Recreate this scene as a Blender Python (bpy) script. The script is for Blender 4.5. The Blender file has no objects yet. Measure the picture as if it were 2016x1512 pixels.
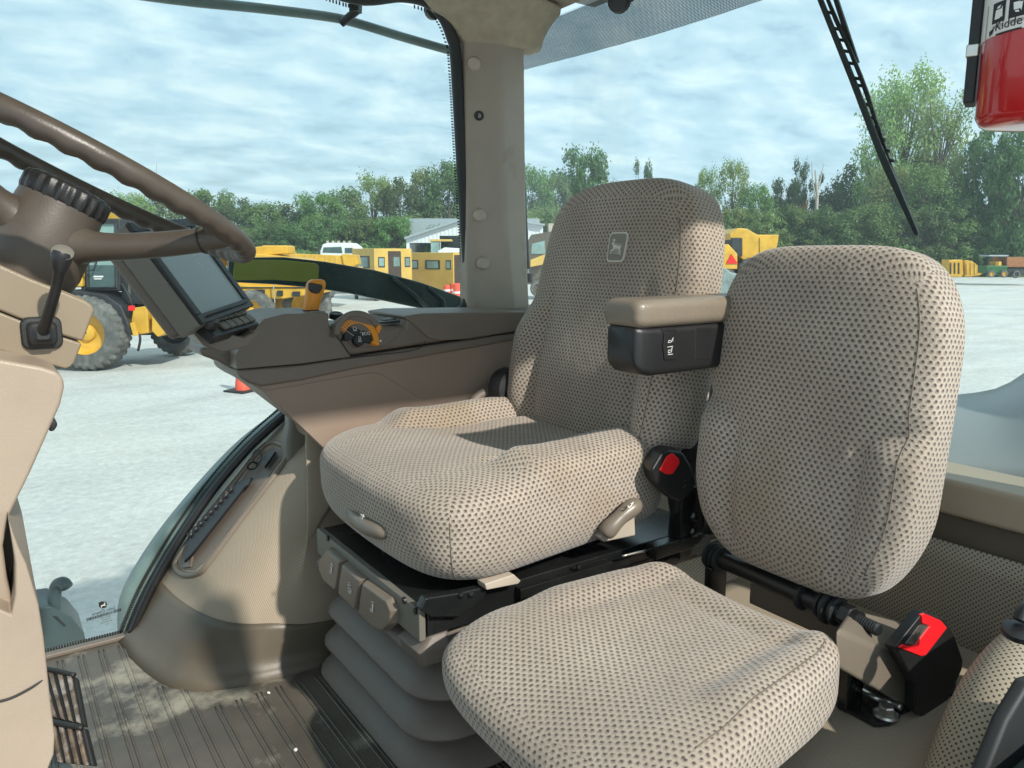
import bpy, bmesh, math, random
from mathutils import Vector as V, Matrix, noise
random.seed(7)
R=math.radians; sin=math.sin; cos=math.cos; PI=math.pi
sc=bpy.context.scene; COL=sc.collection
# ------------------------------------------------------------ measured camera
FPX=1500.; PITCH=R(9.7); YAW=R(34.8); ZC=2.70; FL=1.70     # camera height, cab floor height (m)
def ray(px,py):
    a=(px-1008)/FPX; b=-(py-756)/FPX
    f=cos(PITCH)+b*sin(PITCH); u=b*cos(PITCH)-sin(PITCH)
    return V((a*cos(YAW)+f*sin(YAW), -a*sin(YAW)+f*cos(YAW), u))
def at(px,py,x=None,y=None,z=None):
    d=ray(px,py)
    t= x/d.x if x is not None else y/d.y if y is not None else (z-ZC)/d.z
    return V((d.x*t,d.y*t,ZC+d.z*t))
# ------------------------------------------------------------ materials
def new_mat(name):
    m=bpy.data.materials.new(name); m.use_nodes=True; nt=m.node_tree; nt.nodes.clear()
    out=nt.nodes.new('ShaderNodeOutputMaterial'); return m,nt,out
def N(nt,t,**k):
    n=nt.nodes.new(t)
    for a,b in k.items():
        if a.startswith('i_'): n.inputs[a[2:].replace('_',' ')].default_value=b
        else: setattr(n,a,b)
    return n
def L(nt,a,b): nt.links.new(a,b)
def mth(nt,op,a,b=None,c=None):
    n=nt.nodes.new('ShaderNodeMath'); n.operation=op
    for i,v in enumerate((a,b,c)):
        if v is None: continue
        if isinstance(v,(int,float)): n.inputs[i].default_value=v
        else: nt.links.new(v,n.inputs[i])
    return n.outputs[0]
def ramp(nt,fac,stops):
    n=nt.nodes.new('ShaderNodeValToRGB'); e=n.color_ramp.elements
    while len(e)<len(stops): e.new(.5)
    for q,(p,c) in zip(e,stops):
        q.position=p; q.color=(c,c,c,1) if isinstance(c,(int,float)) else (*c,1)
    nt.links.new(fac,n.inputs[0]); return n.outputs[0]
def mixc(nt,f,a,b,mode='MIX'):
    n=nt.nodes.new('ShaderNodeMix'); n.data_type='RGBA'; n.blend_type=mode
    for s,v in ((0,f),(6,a),(7,b)):
        if isinstance(v,(int,float)): n.inputs[s].default_value=v
        elif isinstance(v,tuple): n.inputs[s].default_value=(*v[:3],1)
        else: nt.links.new(v,n.inputs[s])
    return n.outputs[2]
def mat(name,c,rough=.5,metal=0,var=.12,vs=6,bump=.0,bs=400,c2=None,spots=None,coat=0,spec=.5):
    """plain surface: colour drifting a little, grain in the normal, optional second colour in worn patches"""
    m,nt,out=new_mat(name)
    p=N(nt,'ShaderNodeBsdfPrincipled'); L(nt,p.outputs[0],out.inputs[0])
    tc=N(nt,'ShaderNodeTexCoord').outputs['Object']
    n1=N(nt,'ShaderNodeTexNoise',i_Scale=vs,i_Detail=5.,i_Roughness=.6); L(nt,tc,n1.inputs['Vector'])
    lo=tuple(x*(1-var) for x in c); hi=tuple(min(1,x*(1+var)) for x in c)
    col=mixc(nt,ramp(nt,n1.outputs[0],[(.3,0.),(.7,1.)]),lo,hi)
    if c2:
        n2=N(nt,'ShaderNodeTexNoise',i_Scale=spots[0],i_Detail=8.,i_Roughness=.65); L(nt,tc,n2.inputs['Vector'])
        col=mixc(nt,ramp(nt,n2.outputs[0],[(spots[1],0.),(spots[1]+spots[2],1.)]),col,c2)
    L(nt,col,p.inputs['Base Color'])
    p.inputs['Metallic'].default_value=metal; p.inputs['Specular IOR Level'].default_value=spec
    L(nt,ramp(nt,n1.outputs[0],[(.25,max(0,rough-.06)),(.75,min(1,rough+.08))]),p.inputs['Roughness'])
    p.inputs['Coat Weight'].default_value=coat
    if bump:
        n3=N(nt,'ShaderNodeTexNoise',i_Scale=bs,i_Detail=2.); L(nt,tc,n3.inputs['Vector'])
        b=N(nt,'ShaderNodeBump',i_Strength=bump,i_Distance=.001); L(nt,n3.outputs[0],b.inputs['Height']); L(nt,b.outputs[0],p.inputs['Normal'])
    return m
def fabric_mat():
    m,nt,out=new_mat('dotted_seat_velour')
    p=N(nt,'ShaderNodeBsdfPrincipled'); L(nt,p.outputs[0],out.inputs[0])
    uv=N(nt,'ShaderNodeTexCoord').outputs['UV']; ob=N(nt,'ShaderNodeTexCoord').outputs['Object']
    wn=N(nt,'ShaderNodeTexNoise',i_Scale=260.,i_Detail=2.); L(nt,ob,wn.inputs['Vector'])
    wv=N(nt,'ShaderNodeVectorMath',operation='MULTIPLY_ADD'); L(nt,wn.outputs['Color'],wv.inputs[0]); wv.inputs[1].default_value=(.0050,.0050,0); L(nt,uv,wv.inputs[2])
    s=N(nt,'ShaderNodeSeparateXYZ'); L(nt,wv.outputs[0],s.inputs[0])
    u=mth(nt,'MULTIPLY',s.outputs[0],1/.0120); v=mth(nt,'MULTIPLY',s.outputs[1],1/.0086)
    row=mth(nt,'FLOOR',v); odd=mth(nt,'FLOORED_MODULO',row,2.0)
    u2=mth(nt,'MULTIPLY_ADD',odd,.5,u)
    fu=mth(nt,'SUBTRACT',mth(nt,'FRACT',u2),.5); fv=mth(nt,'SUBTRACT',mth(nt,'FRACT',v),.5)
    def blob(ox,oy,sx,sy):
        a=mth(nt,'MULTIPLY',mth(nt,'ADD',fu,ox),sx); b=mth(nt,'MULTIPLY',mth(nt,'ADD',fv,oy),sy)
        return mth(nt,'SQRT',mth(nt,'ADD',mth(nt,'MULTIPLY',a,a),mth(nt,'MULTIPLY',b,b)))
    d1=blob(0,.06,1.0,.78); d2=blob(-.05,-.06,2.0,1.45)
    n2=N(nt,'ShaderNodeTexNoise',i_Scale=5.,i_Detail=6.); L(nt,ob,n2.inputs['Vector'])
    base=mixc(nt,ramp(nt,n2.outputs[0],[(.35,0.),(.7,1.)]),(.335,.283,.230),(.445,.385,.318))
    soil=N(nt,'ShaderNodeTexNoise',i_Scale=2.6,i_Detail=4.); L(nt,ob,soil.inputs['Vector'])
    base=mixc(nt,ramp(nt,soil.outputs[0],[(.52,0.),(.66,.8)]),base,(.31,.235,.15))
    col=mixc(nt,ramp(nt,d1,[(.26,.85),(.46,0.)]),base,(.225,.185,.152))
    col=mixc(nt,ramp(nt,d2,[(.26,1.),(.46,0.)]),col,(.078,.062,.056))
    L(nt,col,p.inputs['Base Color']); p.inputs['Roughness'].default_value=.95
    p.inputs['Specular IOR Level'].default_value=.2
    p.inputs['Sheen Weight'].default_value=.25; p.inputs['Sheen Roughness'].default_value=.5
    h=mth(nt,'ADD',ramp(nt,d2,[(.15,0.),(.5,1.)]),mth(nt,'MULTIPLY',wn.outputs[0],.6))
    b=N(nt,'ShaderNodeBump',i_Strength=.6,i_Distance=.0012); L(nt,h,b.inputs['Height'])
    wr=N(nt,'ShaderNodeTexNoise',i_Scale=22.,i_Detail=3.); L(nt,ob,wr.inputs['Vector'])
    b2=N(nt,'ShaderNodeBump',i_Strength=.45,i_Distance=.006); L(nt,wr.outputs[0],b2.inputs['Height']); L(nt,b.outputs[0],b2.inputs['Normal'])
    L(nt,b2.outputs[0],p.inputs['Normal'])
    return m
def perf_mat(name,c,sp,hole,axes=(0,2),dark=.35):
    """perforated upholstery: staggered pin holes at real spacing sp"""
    m,nt,out=new_mat(name)
    p=N(nt,'ShaderNodeBsdfPrincipled'); L(nt,p.outputs[0],out.inputs[0])
    ob=N(nt,'ShaderNodeTexCoord').outputs['Object']; uvn=N(nt,'ShaderNodeTexCoord').outputs['UV']
    s=N(nt,'ShaderNodeSeparateXYZ'); L(nt,uvn,s.inputs[0])
    u=mth(nt,'MULTIPLY',s.outputs[0],1/sp); v=mth(nt,'MULTIPLY',s.outputs[1],2/sp)
    odd=mth(nt,'FLOORED_MODULO',mth(nt,'FLOOR',v),2.0)
    fu=mth(nt,'SUBTRACT',mth(nt,'FRACT',mth(nt,'MULTIPLY_ADD',odd,.5,u)),.5); fv=mth(nt,'MULTIPLY',mth(nt,'SUBTRACT',mth(nt,'FRACT',v),.5),.5)
    d=mth(nt,'SQRT',mth(nt,'ADD',mth(nt,'MULTIPLY',fu,fu),mth(nt,'MULTIPLY',fv,fv)))
    n2=N(nt,'ShaderNodeTexNoise',i_Scale=7.,i_Detail=5.); L(nt,ob,n2.inputs['Vector'])
    base=mixc(nt,n2.outputs[0],tuple(x*.86 for x in c),tuple(x*1.12 for x in c))
    h=ramp(nt,d,[(hole,1.),(hole+.07,0.)])
    L(nt,mixc(nt,h,base,tuple(x*dark for x in c)),p.inputs['Base Color'])
    p.inputs['Roughness'].default_value=.72
    b=N(nt,'ShaderNodeBump',i_Strength=.5,i_Distance=.001); b.invert=True; L(nt,h,b.inputs['Height']); L(nt,b.outputs[0],p.inputs['Normal'])
    return m
def glass_mat(name,tint,gl=.05):
    m,nt,out=new_mat(name)
    t=N(nt,'ShaderNodeBsdfTransparent'); t.inputs[0].default_value=(*tint,1)
    g=N(nt,'ShaderNodeBsdfGlossy'); g.inputs['Roughness'].default_value=.02
    fr=N(nt,'ShaderNodeFresnel',i_IOR=1.35); mx=N(nt,'ShaderNodeMixShader')
    L(nt,mth(nt,'MULTIPLY',fr.outputs[0],.05),mx.inputs[0]); L(nt,t.outputs[0],mx.inputs[1]); L(nt,g.outputs[0],mx.inputs[2])
    # dust film on the pane, strengthened to stand in for distant haze
    df=N(nt,'ShaderNodeBsdfDiffuse'); df.inputs[0].default_value=(.6,.62,.6,1)
    tc=N(nt,'ShaderNodeTexCoord').outputs['Object']; n=N(nt,'ShaderNodeTexNoise',i_Scale=3.5,i_Detail=7.,i_Roughness=.7); L(nt,tc,n.inputs['Vector'])
    m2=N(nt,'ShaderNodeMixShader'); L(nt,ramp(nt,n.outputs[0],[(.45,gl*.15),(.8,gl)]),m2.inputs[0]); L(nt,mx.outputs[0],m2.inputs[1]); L(nt,df.outputs[0],m2.inputs[2])
    L(nt,m2.outputs[0],out.inputs[0]); return m
def leaf_mat(name,c,c2):
    m,nt,out=new_mat(name)
    p=N(nt,'ShaderNodeBsdfPrincipled'); tr=N(nt,'ShaderNodeBsdfTranslucent'); mx=N(nt,'ShaderNodeMixShader')
    g=N(nt,'ShaderNodeNewGeometry'); oi=N(nt,'ShaderNodeObjectInfo')
    tc=N(nt,'ShaderNodeTexCoord').outputs['Object']; n=N(nt,'ShaderNodeTexNoise',i_Scale=.55,i_Detail=3.); L(nt,tc,n.inputs['Vector'])
    f=mth(nt,'ADD',mth(nt,'MULTIPLY',g.outputs['Random Per Island'],.5),mth(nt,'MULTIPLY',ramp(nt,n.outputs[0],[(.35,0.),(.65,1.)]),.5))
    col=mixc(nt,f,c,c2)
    hs=N(nt,'ShaderNodeHueSaturation'); L(nt,col,hs.inputs['Color']); L(nt,mth(nt,'MULTIPLY_ADD',oi.outputs['Random'],.05,.475),hs.inputs['Hue']); L(nt,mth(nt,'MULTIPLY_ADD',oi.outputs['Random'],.5,.75),hs.inputs['Value'])
    L(nt,hs.outputs[0],p.inputs['Base Color']); p.inputs['Roughness'].default_value=.6; L(nt,hs.outputs[0],tr.inputs[0])
    mx.inputs[0].default_value=.38; L(nt,p.outputs[0],mx.inputs[1]); L(nt,tr.outputs[0],mx.inputs[2]); L(nt,mx.outputs[0],out.inputs[0]); return m
M={}
M['fabric']=fabric_mat()
M['beige']=mat('beige_trim_plastic',(.36,.285,.205),.42,var=.05,bump=.35,bs=900)
M['cream']=mat('tan_cowl_plastic',(.225,.178,.122),.38,var=.05,bump=.25,bs=900)
M['pedestal']=mat('pale_beige_plastic',(.315,.25,.19),.45,var=.10,bump=.3,bs=700,c2=(.34,.26,.19),spots=(3,.64,.25))
M['brown']=mat('dark_brown_plastic',(.145,.120,.097),.42,var=.10,vs=4,bump=.5,bs=900,c2=(.15,.125,.10),spots=(14,.62,.2))
M['brownlid']=mat('brown_soft_lid',(.155,.127,.104),.45,var=.05,bump=.3,bs=1100)
M['conlow']=mat('console_side_plastic',(.250,.186,.143),.5,var=.08,vs=3,bump=.4,bs=900,c2=(.26,.20,.16),spots=(18,.62,.2))
M['wheel']=mat('steering_wheel_polyurethane',(.064,.051,.040),.42,var=.2,vs=9,bump=.2,bs=500,c2=(.098,.079,.062),spots=(5,.55,.25))
M['pillar']=mat('grey_beige_pillar_trim',(.33,.285,.235),.6,var=.1,vs=4,bump=.5,bs=500,c2=(.20,.155,.12),spots=(6,.60,.2))
M['headl']=mat('beige_headliner',(.36,.31,.23),.9,var=.12,vs=30,bump=1.,bs=300)
M['cap']=mat('beige_screw_cap',(.42,.36,.29),.5)
M['black']=mat('black_plastic',(.012,.012,.013),.38,var=.1,bump=.3,bs=700)
M['rubber']=mat('black_rubber',(.015,.017,.018),.6,var=.2,bump=.3)
M['blackmetal']=mat('black_painted_steel',(.010,.011,.011),.25,var=.3,vs=8,c2=(.07,.065,.05),spots=(14,.60,.25))
M['red']=mat('red_button_plastic',(.75,.012,.018),.35,var=.05)
M['redpaint']=mat('red_gloss_paint',(.42,.004,.008),.18,var=.03,coat=.6)
M['orange']=mat('orange_lever_plastic',(.70,.26,.012),.38,var=.05)
M['steel']=mat('zinc_steel',(.55,.54,.50),.3,metal=.9,var=.15,vs=20)
M['worn']=mat('worn_pedal_steel',(.20,.15,.11),.42,metal=.55,var=.6,vs=40,c2=(.45,.40,.36),spots=(25,.5,.12))
M['bellows']=mat('grey_brown_rubber_boot',(.138,.116,.099),.5,var=.12,vs=5,bump=.4,bs=500)
M['button']=mat('taupe_button_plastic',(.17,.142,.112),.35,var=.08,bump=.2)
M['kick']=mat('olive_brown_kick_trim',(.098,.080,.057),.42,var=.18,vs=5,bump=.4,bs=300,c2=(.09,.065,.045),spots=(7,.60,.2))
M['panel']=perf_mat('dimpled_wheel_arch_trim',(.37,.305,.225),.0052,.20,dark=.62)
M['perf']=perf_mat('perforated_vinyl',(.35,.30,.225),.0105,.13,dark=.12)
M['mat']=mat('dusty_rubber_floor',(.082,.071,.057),.42,var=.35,vs=5,bump=.6,bs=250,c2=(.30,.275,.215),spots=(4.5,.535,.12))
M['fender']=mat('dark_green_fender_plastic',(.010,.035,.030),.3,var=.25,vs=3)
M['fgrey']=mat('grey_green_fender_rubber',(.20,.25,.245),.5,var=.25,vs=5)
M['housing']=mat('dark_outer_step_housing',(.05,.07,.075),.45,var=.2,vs=5)
M['amber']=mat('olive_amber_reflector',(.27,.27,.035),.35,var=.08,bump=.6,bs=300)
M['screen']=mat('lcd_panel_off',(.30,.37,.38),.22,var=.03)  # switched-off screen; pale colour has the sky reflection painted in
M['bezel']=mat('grey_bezel_plastic',(.15,.142,.118),.5,var=.04)
M['white']=mat('white_print',(.75,.75,.72),.6,var=.02)
M['whitep']=mat('white_vehicle_paint',(.72,.73,.72),.4,var=.05)
M['pale']=mat('pale_grey_print',(.60,.57,.50),.8,var=.04)
M['shield']=mat('grey_shield_embroidery',(.24,.22,.185),.9,var=.06,bump=.8,bs=900)
M['label']=mat('white_paper_label',(.74,.73,.70),.4,var=.02)
M['greyblue']=mat('outer_fender_grey',(.30,.31,.31),.35,var=.05)
M['yellow']=mat('machine_yellow_paint',(.62,.35,.04),.4,var=.18,vs=2,c2=(.36,.19,.03),spots=(3,.66,.2))
M['ytan']=mat('faded_yellow_body_paint',(.60,.38,.09),.5,var=.12,vs=1)
M['dark']=mat('dark_grey_machine_frame',(.028,.03,.034),.45,var=.3,vs=3)
M['tyre']=mat('dusty_tyre_rubber',(.10,.10,.095),.85,var=.25,vs=3,bump=.6,bs=30,c2=(.19,.185,.17),spots=(3,.48,.2))
M['vglass']=mat('vehicle_window_glass',(.06,.10,.10),.08,var=.3,vs=1)
M['vglassl']=mat('bright_cab_glazing',(.22,.32,.30),.12,var=.4,vs=.8)
M['hole']=mat('painted_unlit_inside',(.06,.04,.03),.8)  # near-black brown, the shade inside openings put into the colour
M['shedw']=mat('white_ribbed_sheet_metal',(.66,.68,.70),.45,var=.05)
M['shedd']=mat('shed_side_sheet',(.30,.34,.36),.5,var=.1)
M['bark']=mat('tree_bark',(.13,.105,.08),.9,var=.3,vs=4)
M['barkp']=mat('bare_pale_wood',(.42,.39,.35),.9,var=.2,vs=3)
M['cone']=mat('faded_orange_cone_plastic',(.78,.10,.055),.5,var=.08)
M['grn']=mat('green_vehicle_paint',(.02,.10,.03),.4)
M['rust']=mat('rusty_brown_paint',(.28,.11,.04),.7,var=.3)
M['steel2']=mat('dark_grey_metal',(.16,.17,.17),.4,metal=.6)
M['glass']=glass_mat('teal_tinted_side_glass',(.77,.86,.85),.09)
M['glassr']=glass_mat('teal_tinted_rear_glass',(.79,.88,.87),.07)
M['leafA']=leaf_mat('mid_green_leaves',(.085,.15,.04),(.20,.30,.09))
M['leafB']=leaf_mat('dark_green_leaves',(.055,.11,.035),(.14,.22,.07))
M['leafC']=leaf_mat('yellow_green_leaves',(.17,.25,.07),(.33,.43,.15))
M['leafR']=leaf_mat('russet_leaves',(.16,.075,.03),(.22,.13,.04))
# sun shade: woven mesh with real see-through holes
m,nt,out=new_mat('woven_shade_mesh'); s=N(nt,'ShaderNodeSeparateXYZ'); L(nt,N(nt,'ShaderNodeTexCoord').outputs['Object'],s.inputs[0])
a=mth(nt,'ABSOLUTE',mth(nt,'SUBTRACT',mth(nt,'FRACT',mth(nt,'MULTIPLY',s.outputs[2],1/.0036)),.5)); b_=mth(nt,'ABSOLUTE',mth(nt,'SUBTRACT',mth(nt,'FRACT',mth(nt,'MULTIPLY',s.outputs[1],1/.0048)),.5))
op=mth(nt,'GREATER_THAN',mth(nt,'MAXIMUM',mth(nt,'MULTIPLY',a,1.25),mth(nt,'MULTIPLY',b_,.95)),.30)
t=N(nt,'ShaderNodeBsdfTransparent'); d=N(nt,'ShaderNodeBsdfDiffuse'); d.inputs[0].default_value=(.10,.115,.115,1); x=N(nt,'ShaderNodeMixShader')
L(nt,op,x.inputs[0]); L(nt,t.outputs[0],x.inputs[1]); L(nt,d.outputs[0],x.inputs[2]); L(nt,x.outputs[0],out.inputs[0]); M['shade']=m
# ------------------------------------------------------------ object helpers
def thing(name,label,cat,group=None,loc=(0,0,0)):
    o=bpy.data.objects.new(name,None); COL.objects.link(o); o.location=loc; o.empty_display_size=.1
    o['label']=label; o['category']=cat
    if group: o['group']=group
    return o
def tag(o,label=None,cat=None,group=None,kind=None):
    for k,v in (('label',label),('category',cat),('group',group),('kind',kind)):
        if v: o[k]=v
    return o
def mk(name,geo,material,parent=None,smooth=35,bevel=0,seg=2,sub=0,label=None):
    me=bpy.data.meshes.new(name)
    if isinstance(geo,bmesh.types.BMesh): geo.to_mesh(me); geo.free()
    else: me.from_pydata([tuple(v) for v in geo[0]],[],geo[1])
    me.validate(); me.materials.append(M[material] if isinstance(material,str) else material)
    if smooth:
        me.shade_smooth()
        if smooth<180: me.set_sharp_from_angle(angle=R(smooth))
    o=bpy.data.objects.new(name,me); COL.objects.link(o)
    if parent is not None:
        o.parent=parent
        if parent.type=='EMPTY': o.matrix_parent_inverse=Matrix.Translation(-parent.location)
    if bevel:
        b=o.modifiers.new('edge','BEVEL'); b.width=bevel; b.segments=seg; b.limit_method='ANGLE'; b.angle_limit=R(28); b.harden_normals=False
        me.shade_smooth()
        for e in me.edges: e.use_edge_sharp=False
        w=o.modifiers.new('wn','WEIGHTED_NORMAL'); w.keep_sharp=False; w.weight=80
    if sub:
        s=o.modifiers.new('sub','SUBSURF'); s.levels=sub; s.render_levels=sub
    if label: o['label']=label
    return o
def BM(): return bmesh.new()
def add(bm,verts,faces):
    vs=[bm.verts.new(v) for v in verts]
    for f in faces:
        try: bm.faces.new([vs[i] for i in f])
        except ValueError: pass
    return bm
def box(bm,c,s,rot=None):
    c=V(c); h=V(s)*.5; pts=[]
    for dx in (-1,1):
        for dy in (-1,1):
            for dz in (-1,1):
                p=V((dx*h.x,dy*h.y,dz*h.z))
                if rot is not None: p=rot@p
                pts.append(c+p)
    return add(bm,pts,[(0,1,3,2),(4,6,7,5),(0,4,5,1),(2,3,7,6),(0,2,6,4),(1,5,7,3)])
def prism(bm,pts,ext):
    """pts: planar polygon (3D); ext: extrusion vector"""
    n=len(pts); a=[V(p) for p in pts]; b=[p+V(ext) for p in a]
    nn=sum(((a[i].cross(a[(i+1)%n])) for i in range(n)),V((0,0,0)))
    if nn.dot(V(ext))>0: a.reverse(); b.reverse()
    return add(bm,a+b,[tuple(range(n)),tuple(range(2*n-1,n-1,-1))]+[(i,n+i,n+(i+1)%n,(i+1)%n) for i in range(n)])
def fixn(bm): bmesh.ops.recalc_face_normals(bm,faces=bm.faces[:]); return bm
def pprism(pts,y,t): return fixn(prism(BM(),[at(px,py,y=y) for px,py in pts],(0,t,0)))
def frame_of(d):
    d=V(d).normalized(); up=V((0,0,1)) if abs(d.z)<.95 else V((1,0,0))
    u=d.cross(up).normalized(); return d,u,u.cross(d)
def tube(bm,pts,r,n=12,closed=False,flat=None):
    pts=[V(p) for p in pts]; m=len(pts); rs=r if isinstance(r,(list,tuple)) else [r]*m; rings=[]; pu=None
    for i,p in enumerate(pts):
        a=pts[(i-1)%m] if (closed or i>0) else p; b=pts[(i+1)%m] if (closed or i<m-1) else p
        d=(b-a).normalized()
        if pu is None: _,u,_=frame_of(d)
        else: u=(pu-d*pu.dot(d)).normalized()
        pu=u; w=d.cross(u)
        rings.append([bm.verts.new(p+(u*cos(k/n*2*PI)+w*sin(k/n*2*PI)*(flat or 1))*rs[i]) for k in range(n)])
    for i in range(m if closed else m-1):
        A,B=rings[i],rings[(i+1)%m]
        for k in range(n): bm.faces.new((A[k],A[(k+1)%n],B[(k+1)%n],B[k]))
    if not closed: bm.faces.new(rings[0][::-1]); bm.faces.new(rings[-1])
    return bm
def lathe(bm,prof,c,axis,n=32,rf=None,caps=True):
    """prof: (r,h) along axis; rf(k,r,h) may modulate the radius"""
    c=V(c); d,u,w=frame_of(axis); rings=[]
    for r,h in prof:
        rings.append([bm.verts.new(c+d*h+(u*cos(k/n*2*PI)+w*sin(k/n*2*PI))*max(1e-4,(rf(k,r,h) if rf else r))) for k in range(n)])
    for A,B in zip(rings,rings[1:]):
        for k in range(n): bm.faces.new((A[k],A[(k+1)%n],B[(k+1)%n],B[k]))
    if caps: bm.faces.new(rings[0][::-1]); bm.faces.new(rings[-1])
    return fixn(bm)
def loft(bm,secs,caps=True):
    rings=[[bm.verts.new(V(p)) for p in s] for s in secs]; n=len(secs[0])
    for A,B in zip(rings,rings[1:]):
        for k in range(n): bm.faces.new((A[k],A[(k+1)%n],B[(k+1)%n],B[k]))
    if caps: bm.faces.new(rings[0][::-1]); bm.faces.new(rings[-1])
    return fixn(bm)
def rrect(cx,cy,hx,hy,r,z,seg=6):
    out=[]
    for sx,sy,a0 in ((1,1,0),(-1,1,90),(-1,-1,180),(1,-1,270)):
        for k in range(seg+1):
            a=R(a0+90*k/seg); out.append(V((cx+sx*(hx-r)+r*cos(a),cy+sy*(hy-r)+r*sin(a),z)))
    return out
def smoothline(pts,n=6):
    out=[]
    for i in range(len(pts)-1):
        p0=pts[max(i-1,0)];p1=pts[i];p2=pts[i+1];p3=pts[min(i+2,len(pts)-1)]
        for k in range(n):
            f=k/n; out.append(.5*(2*p1+(p2-p0)*f+(2*p0-5*p1+4*p2-p3)*f*f+(-p0+3*p1-3*p2+p3)*f**3))
    return out+[pts[-1]]
def sheet(name,grid,material,parent=None,uv=None,thick=0,smooth=180):
    """grid[i][j] of points -> surface with uv in metres"""
    ni,nj=len(grid),len(grid[0]); vs=[p for r in grid for p in r]
    fs=[(i*nj+j,i*nj+j+1,(i+1)*nj+j+1,(i+1)*nj+j) for i in range(ni-1) for j in range(nj-1)]
    o=mk(name,(vs,fs),material,parent,smooth)
    me=o.data; ul=me.uv_layers.new(name='UVMap')
    us=[[0]*nj for _ in range(ni)]; ws=[[0]*nj for _ in range(ni)]
    for i in range(ni):
        for j in range(nj):
            if j: us[i][j]=us[i][j-1]+(V(grid[i][j])-V(grid[i][j-1])).length
            if i: ws[i][j]=ws[i-1][j]+(V(grid[i][j])-V(grid[i-1][j])).length
    for l in me.loops:
        i,j=divmod(l.vertex_index,nj); ul.data[l.index].uv=(us[i][j],ws[i][j])
    if thick:
        s=o.modifiers.new('t','SOLIDIFY'); s.thickness=thick; s.offset=0
    return o
def text_mesh(body,size,origin,xdir,ydir,extr=.0004,mirror=False,align='CENTER'):
    cu=bpy.data.curves.new('t','FONT'); cu.body=body; cu.size=size; cu.align_x=align; cu.align_y='CENTER'; cu.extrude=extr; cu.resolution_u=2
    ob=bpy.data.objects.new('t',cu); COL.objects.link(ob)
    dg=bpy.context.evaluated_depsgraph_get(); me=bpy.data.meshes.new_from_object(ob.evaluated_get(dg))
    xd=V(xdir).normalized(); yd=V(ydir).normalized(); nd=xd.cross(yd)
    if mirror: xd=-xd
    vs=[V(origin)+xd*v.co.x+yd*v.co.y+nd*v.co.z for v in me.vertices]; fs=[tuple(p.vertices) for p in me.polygons]
    bpy.data.objects.remove(ob); bpy.data.curves.remove(cu); bpy.data.meshes.remove(me); return vs,fs
from mathutils.bvhtree import BVHTree
def hitter(o):
    me=o.data; return BVHTree.FromPolygons([v.co for v in me.vertices],[tuple(p.vertices) for p in me.polygons])
def hit(tree,px,py,off=0.):
    d=ray(px,py).normalized(); h=tree.ray_cast(V((0,0,ZC)),d)
    if h[0] is None: return None,None
    n=h[1] if h[1].dot(d)<0 else -h[1]
    return h[0]+n*off,n
def drape(name,tree,pts,off,th,m,par,bev=0,seg=2,step=9):
    """outline given as sight lines, laid on a curved panel and given thickness"""
    P=[]
    for i,(a,b) in enumerate(zip(pts,pts[1:]+pts[:1])):
        n=max(1,int(math.hypot(b[0]-a[0],b[1]-a[1])/step))
        for k in range(n): P.append((a[0]+(b[0]-a[0])*k/n,a[1]+(b[1]-a[1])*k/n))
    A=[];B=[];nn=V((0,0,0))
    H=[hit(tree,*p) for p in P]; H=[h for h in H if h[0] is not None]
    nn=sum((h[1] for h in H),V((0,0,0))).normalized()
    bm=BM(); A=[bm.verts.new(h[0]+nn*off) for h in H]; B=[bm.verts.new(h[0]+nn*(off-th)) for h in H]; n=len(A)
    bm.faces.new(A); bm.faces.new(B[::-1])
    for k in range(n): bm.faces.new((A[k],A[(k+1)%n],B[(k+1)%n],B[k]))
    bmesh.ops.triangulate(bm,faces=[f for f in bm.faces if len(f.verts)>4]); return mk(name,fixn(bm),m,par,30,bevel=bev,seg=seg),nn
def sst(a,b,x):
    t=max(0,min(1,(x-a)/(b-a))); return t*t*(3-2*t)
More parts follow.
